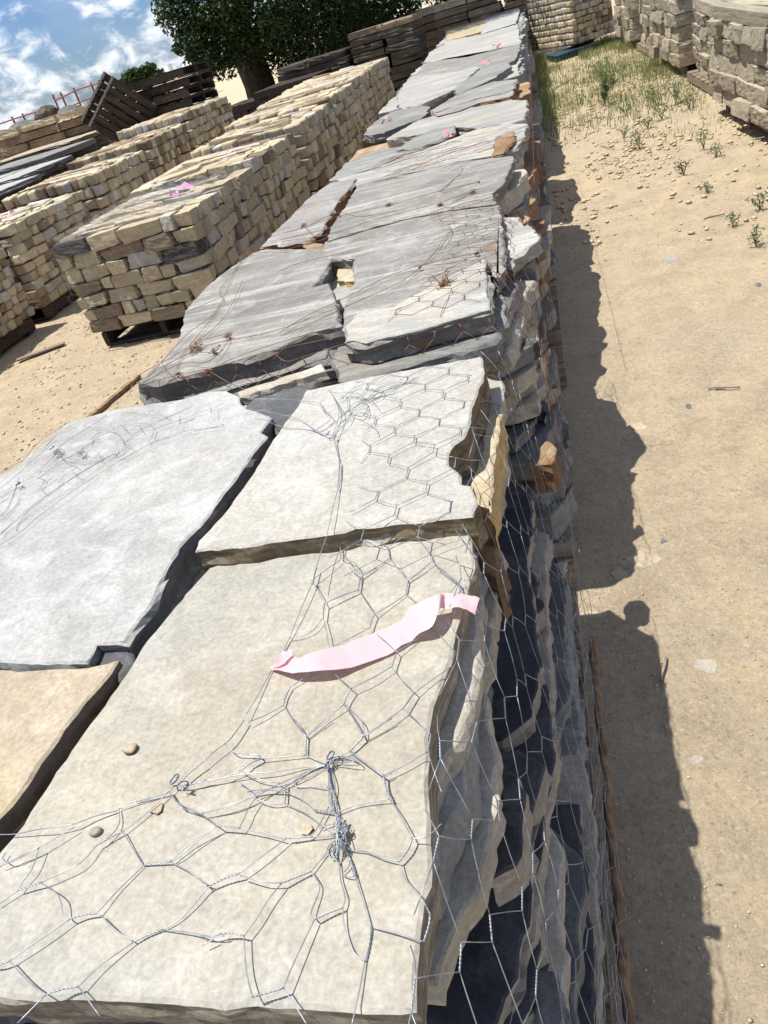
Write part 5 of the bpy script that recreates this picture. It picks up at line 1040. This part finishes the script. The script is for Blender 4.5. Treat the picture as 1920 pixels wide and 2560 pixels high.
# ------------------------------------------------------------------ gravel and loose stones
def gravel(name, gx, gy, s, mat, label, flat=.5):
    ico = np.array([(0, 0, 1), (.9, 0, .3), (.25, .85, .25), (-.75, .5, .3), (-.7, -.55, .25), (.3, -.9, .3), (0, 0, -.6)]); fc = np.array([(0, 1, 2), (0, 2, 3), (0, 3, 4), (0, 4, 5), (0, 5, 1), (6, 2, 1), (6, 3, 2), (6, 4, 3), (6, 5, 4), (6, 1, 5)])
    n = len(gx); a = rng.uniform(0, 2 * PI, n); V = ico[None] * (1 + .3 * rng.standard_normal((n, 7, 1)) * .6) * s[:, None, None] * np.array([1, .75, flat])
    X = V[:, :, 0] * np.cos(a)[:, None] - V[:, :, 1] * np.sin(a)[:, None] + gx[:, None]; Y = V[:, :, 0] * np.sin(a)[:, None] + V[:, :, 1] * np.cos(a)[:, None] + gy[:, None]; Z = V[:, :, 2] + (gz(gx, gy) + s * flat * .25)[:, None]
    o = link(name, fastmesh(name, np.stack([X, Y, Z], 2).reshape(-1, 3), (fc[None] + 7 * np.arange(n)[:, None, None]).reshape(-1, 3)), mat); tag(o, label, 'gravel', kind='stuff')
def gmat(name, c1, c2, c3):
    m, nt, b = newmat(name, .9); g = N(nt, 'ShaderNodeNewGeometry')
    nt.links.new(ramp(nt, g.outputs['Random Per Island'], [(0.0, c1), (.62, c2), (.9, c2), (1.0, c3)]), b.inputs['Base Color']); return m
M['gravel'] = gmat('gravel_crumbs', (0.40, 0.31, 0.19), (0.56, 0.44, 0.28), (0.34, 0.29, 0.23))
n = 9000; gy = rng.random(n) ** 1.5 * 5.0 + .35; gx = rng.uniform(-.2, 1, n) * (.35 + gy * .36); s = .0007 + .0042 * rng.random(n) ** 5 + .0006 * gy; kp = rng.random(n) < np.clip(.45 + 1.6 * fbm(np.stack([gx * 3, gy * 2, gx * 0], 1), 3), .05, 1); gx, gy, s = gx[kp], gy[kp], s[kp]
gravel('gravel', gx, gy, s, M['gravel'], 'fine sandy crumbs and grit scattered over the lane')
n = 9000; gy = rng.uniform(4.0, 11.5, n); gx = rng.uniform(.0, 1.5, n); cl_ = rng.random(n) < np.clip(.5 + 2.2 * fbm(np.stack([gx * 1.7, gy * .9, gx * 0], 1), 4, .7), 0.04, 1) * np.clip((gy - 4) / 2.5, 0, 1) * np.clip((12 - gy) / 3, 0, 1); gx, gy = gx[cl_], gy[cl_]; s = .004 + .026 * rng.random(len(gx)) ** 3
gravel('gravel', gx, gy, s, M['gravel'], 'pale rubble stones in the middle of the lane', .55)
n = 9000; gx = rng.uniform(-4.3, -.9, n); gy = rng.uniform(1.6, 7.0, n); s = .003 + .014 * rng.random(n) ** 4
gravel('gravel', gx, gy, s, M['gravel'], 'crumbs and small stones on the sand left of the flagstone row', .45)
GS = 'flat stones half buried in the lane'
for (u, v, rx, ry, mk, lab) in [(1760,1660,40,20,'beige','mottled grey flat stone in the sand beside the near shadow'),(1610,1395,48,26,'tan','large buff flat stone at the end of the second shadow'),(1560,1430,40,22,'tan','second buff stone below the large buff one'),(1600,1060,24,12,'tan','yellowish stone right of the second shadow'),(1865,1610,16,12,'tan','pale cream stone near the right edge'),(1895,700,10,7,'slate','dark little stone at the right photo edge'),(1800,962,22,7,'slate','thin grey stone shard right of the shadows'),(1720,1010,12,8,'slate','small plain grey stone right of the third shadow'),(1655,1350,14,8,'slate','small bluish pebble stone by the buff stones'),(1745,1895,20,14,'beige','greyish stone low in the lane'),(1800,2210,14,7,'slate','small dark stone low in the lane'),(1675,640,22,10,'cream','pale stone in the upper lane'),(1480,1530,40,12,'tan','buff stone in the sun between two shadows')]:
    c = [P(u + rx * math.cos(a) * random.uniform(.75, 1.15), v + ry * math.sin(a) * random.uniform(.75, 1.15), 0) for a in np.linspace(0, 2 * PI, 9)[:-1]]
    gm = g1(*np.mean(c, axis=0)); slab('flat_stone', c, gm + .0015, .02, M[mk], lab, 'flat stone', GS, seg=.012, jit=.002, rough=.002, wob=.004)
for (a, b_, lab) in [((1652,1700),(1665,1640),'thin dry twig lying upright in the lane'),((1760,540),(1812,528),'dark stick in the upper lane'),((1500,365),(1535,372),'short brown stick near the weeds'),((1770,963),(1850,960),'thin grey stick beside the stone shard'),((1380,225),(1440,190),'pale stick at the edge of the grass')]:
    p, q_ = P(*a, .01), P(*b_, .01); L = math.dist(p, q_); pts = [(p[0] + (q_[0] - p[0]) * t, p[1] + (q_[1] - p[1]) * t + .04 * L * math.sin(t * 7), g1(*p) + .007 + .004 * math.sin(t * 3)) for t in np.linspace(0, 1, 7)]
    o = MB().tube(pts, .0035 if L < .3 else .008, 5).build('stick', M['wood'], None, True); tag(o, lab, 'stick', 'dry sticks on the ground')
x, y = P(300, 1005, 0.02); o = MB().box((0, 0, .012), (.03, .55, .02)).build('timber_strip', M['woodor']); o.location = (x - .1, y + .1, 0); o.rotation_euler = (0, 0, -.15); tag(o, 'thin brown timber strip on the sand behind the pale grey slab', 'timber strip')
x, y = P(100, 875, 0.02); o = MB().box((0, 0, .008), (.36, .06, .012)).build('timber_strip', M['wood']); o.location = (x, y, 0); o.rotation_euler = (0, 0, .5); tag(o, 'short grey board on the sand in front of the leftmost cobble pallet', 'timber strip')
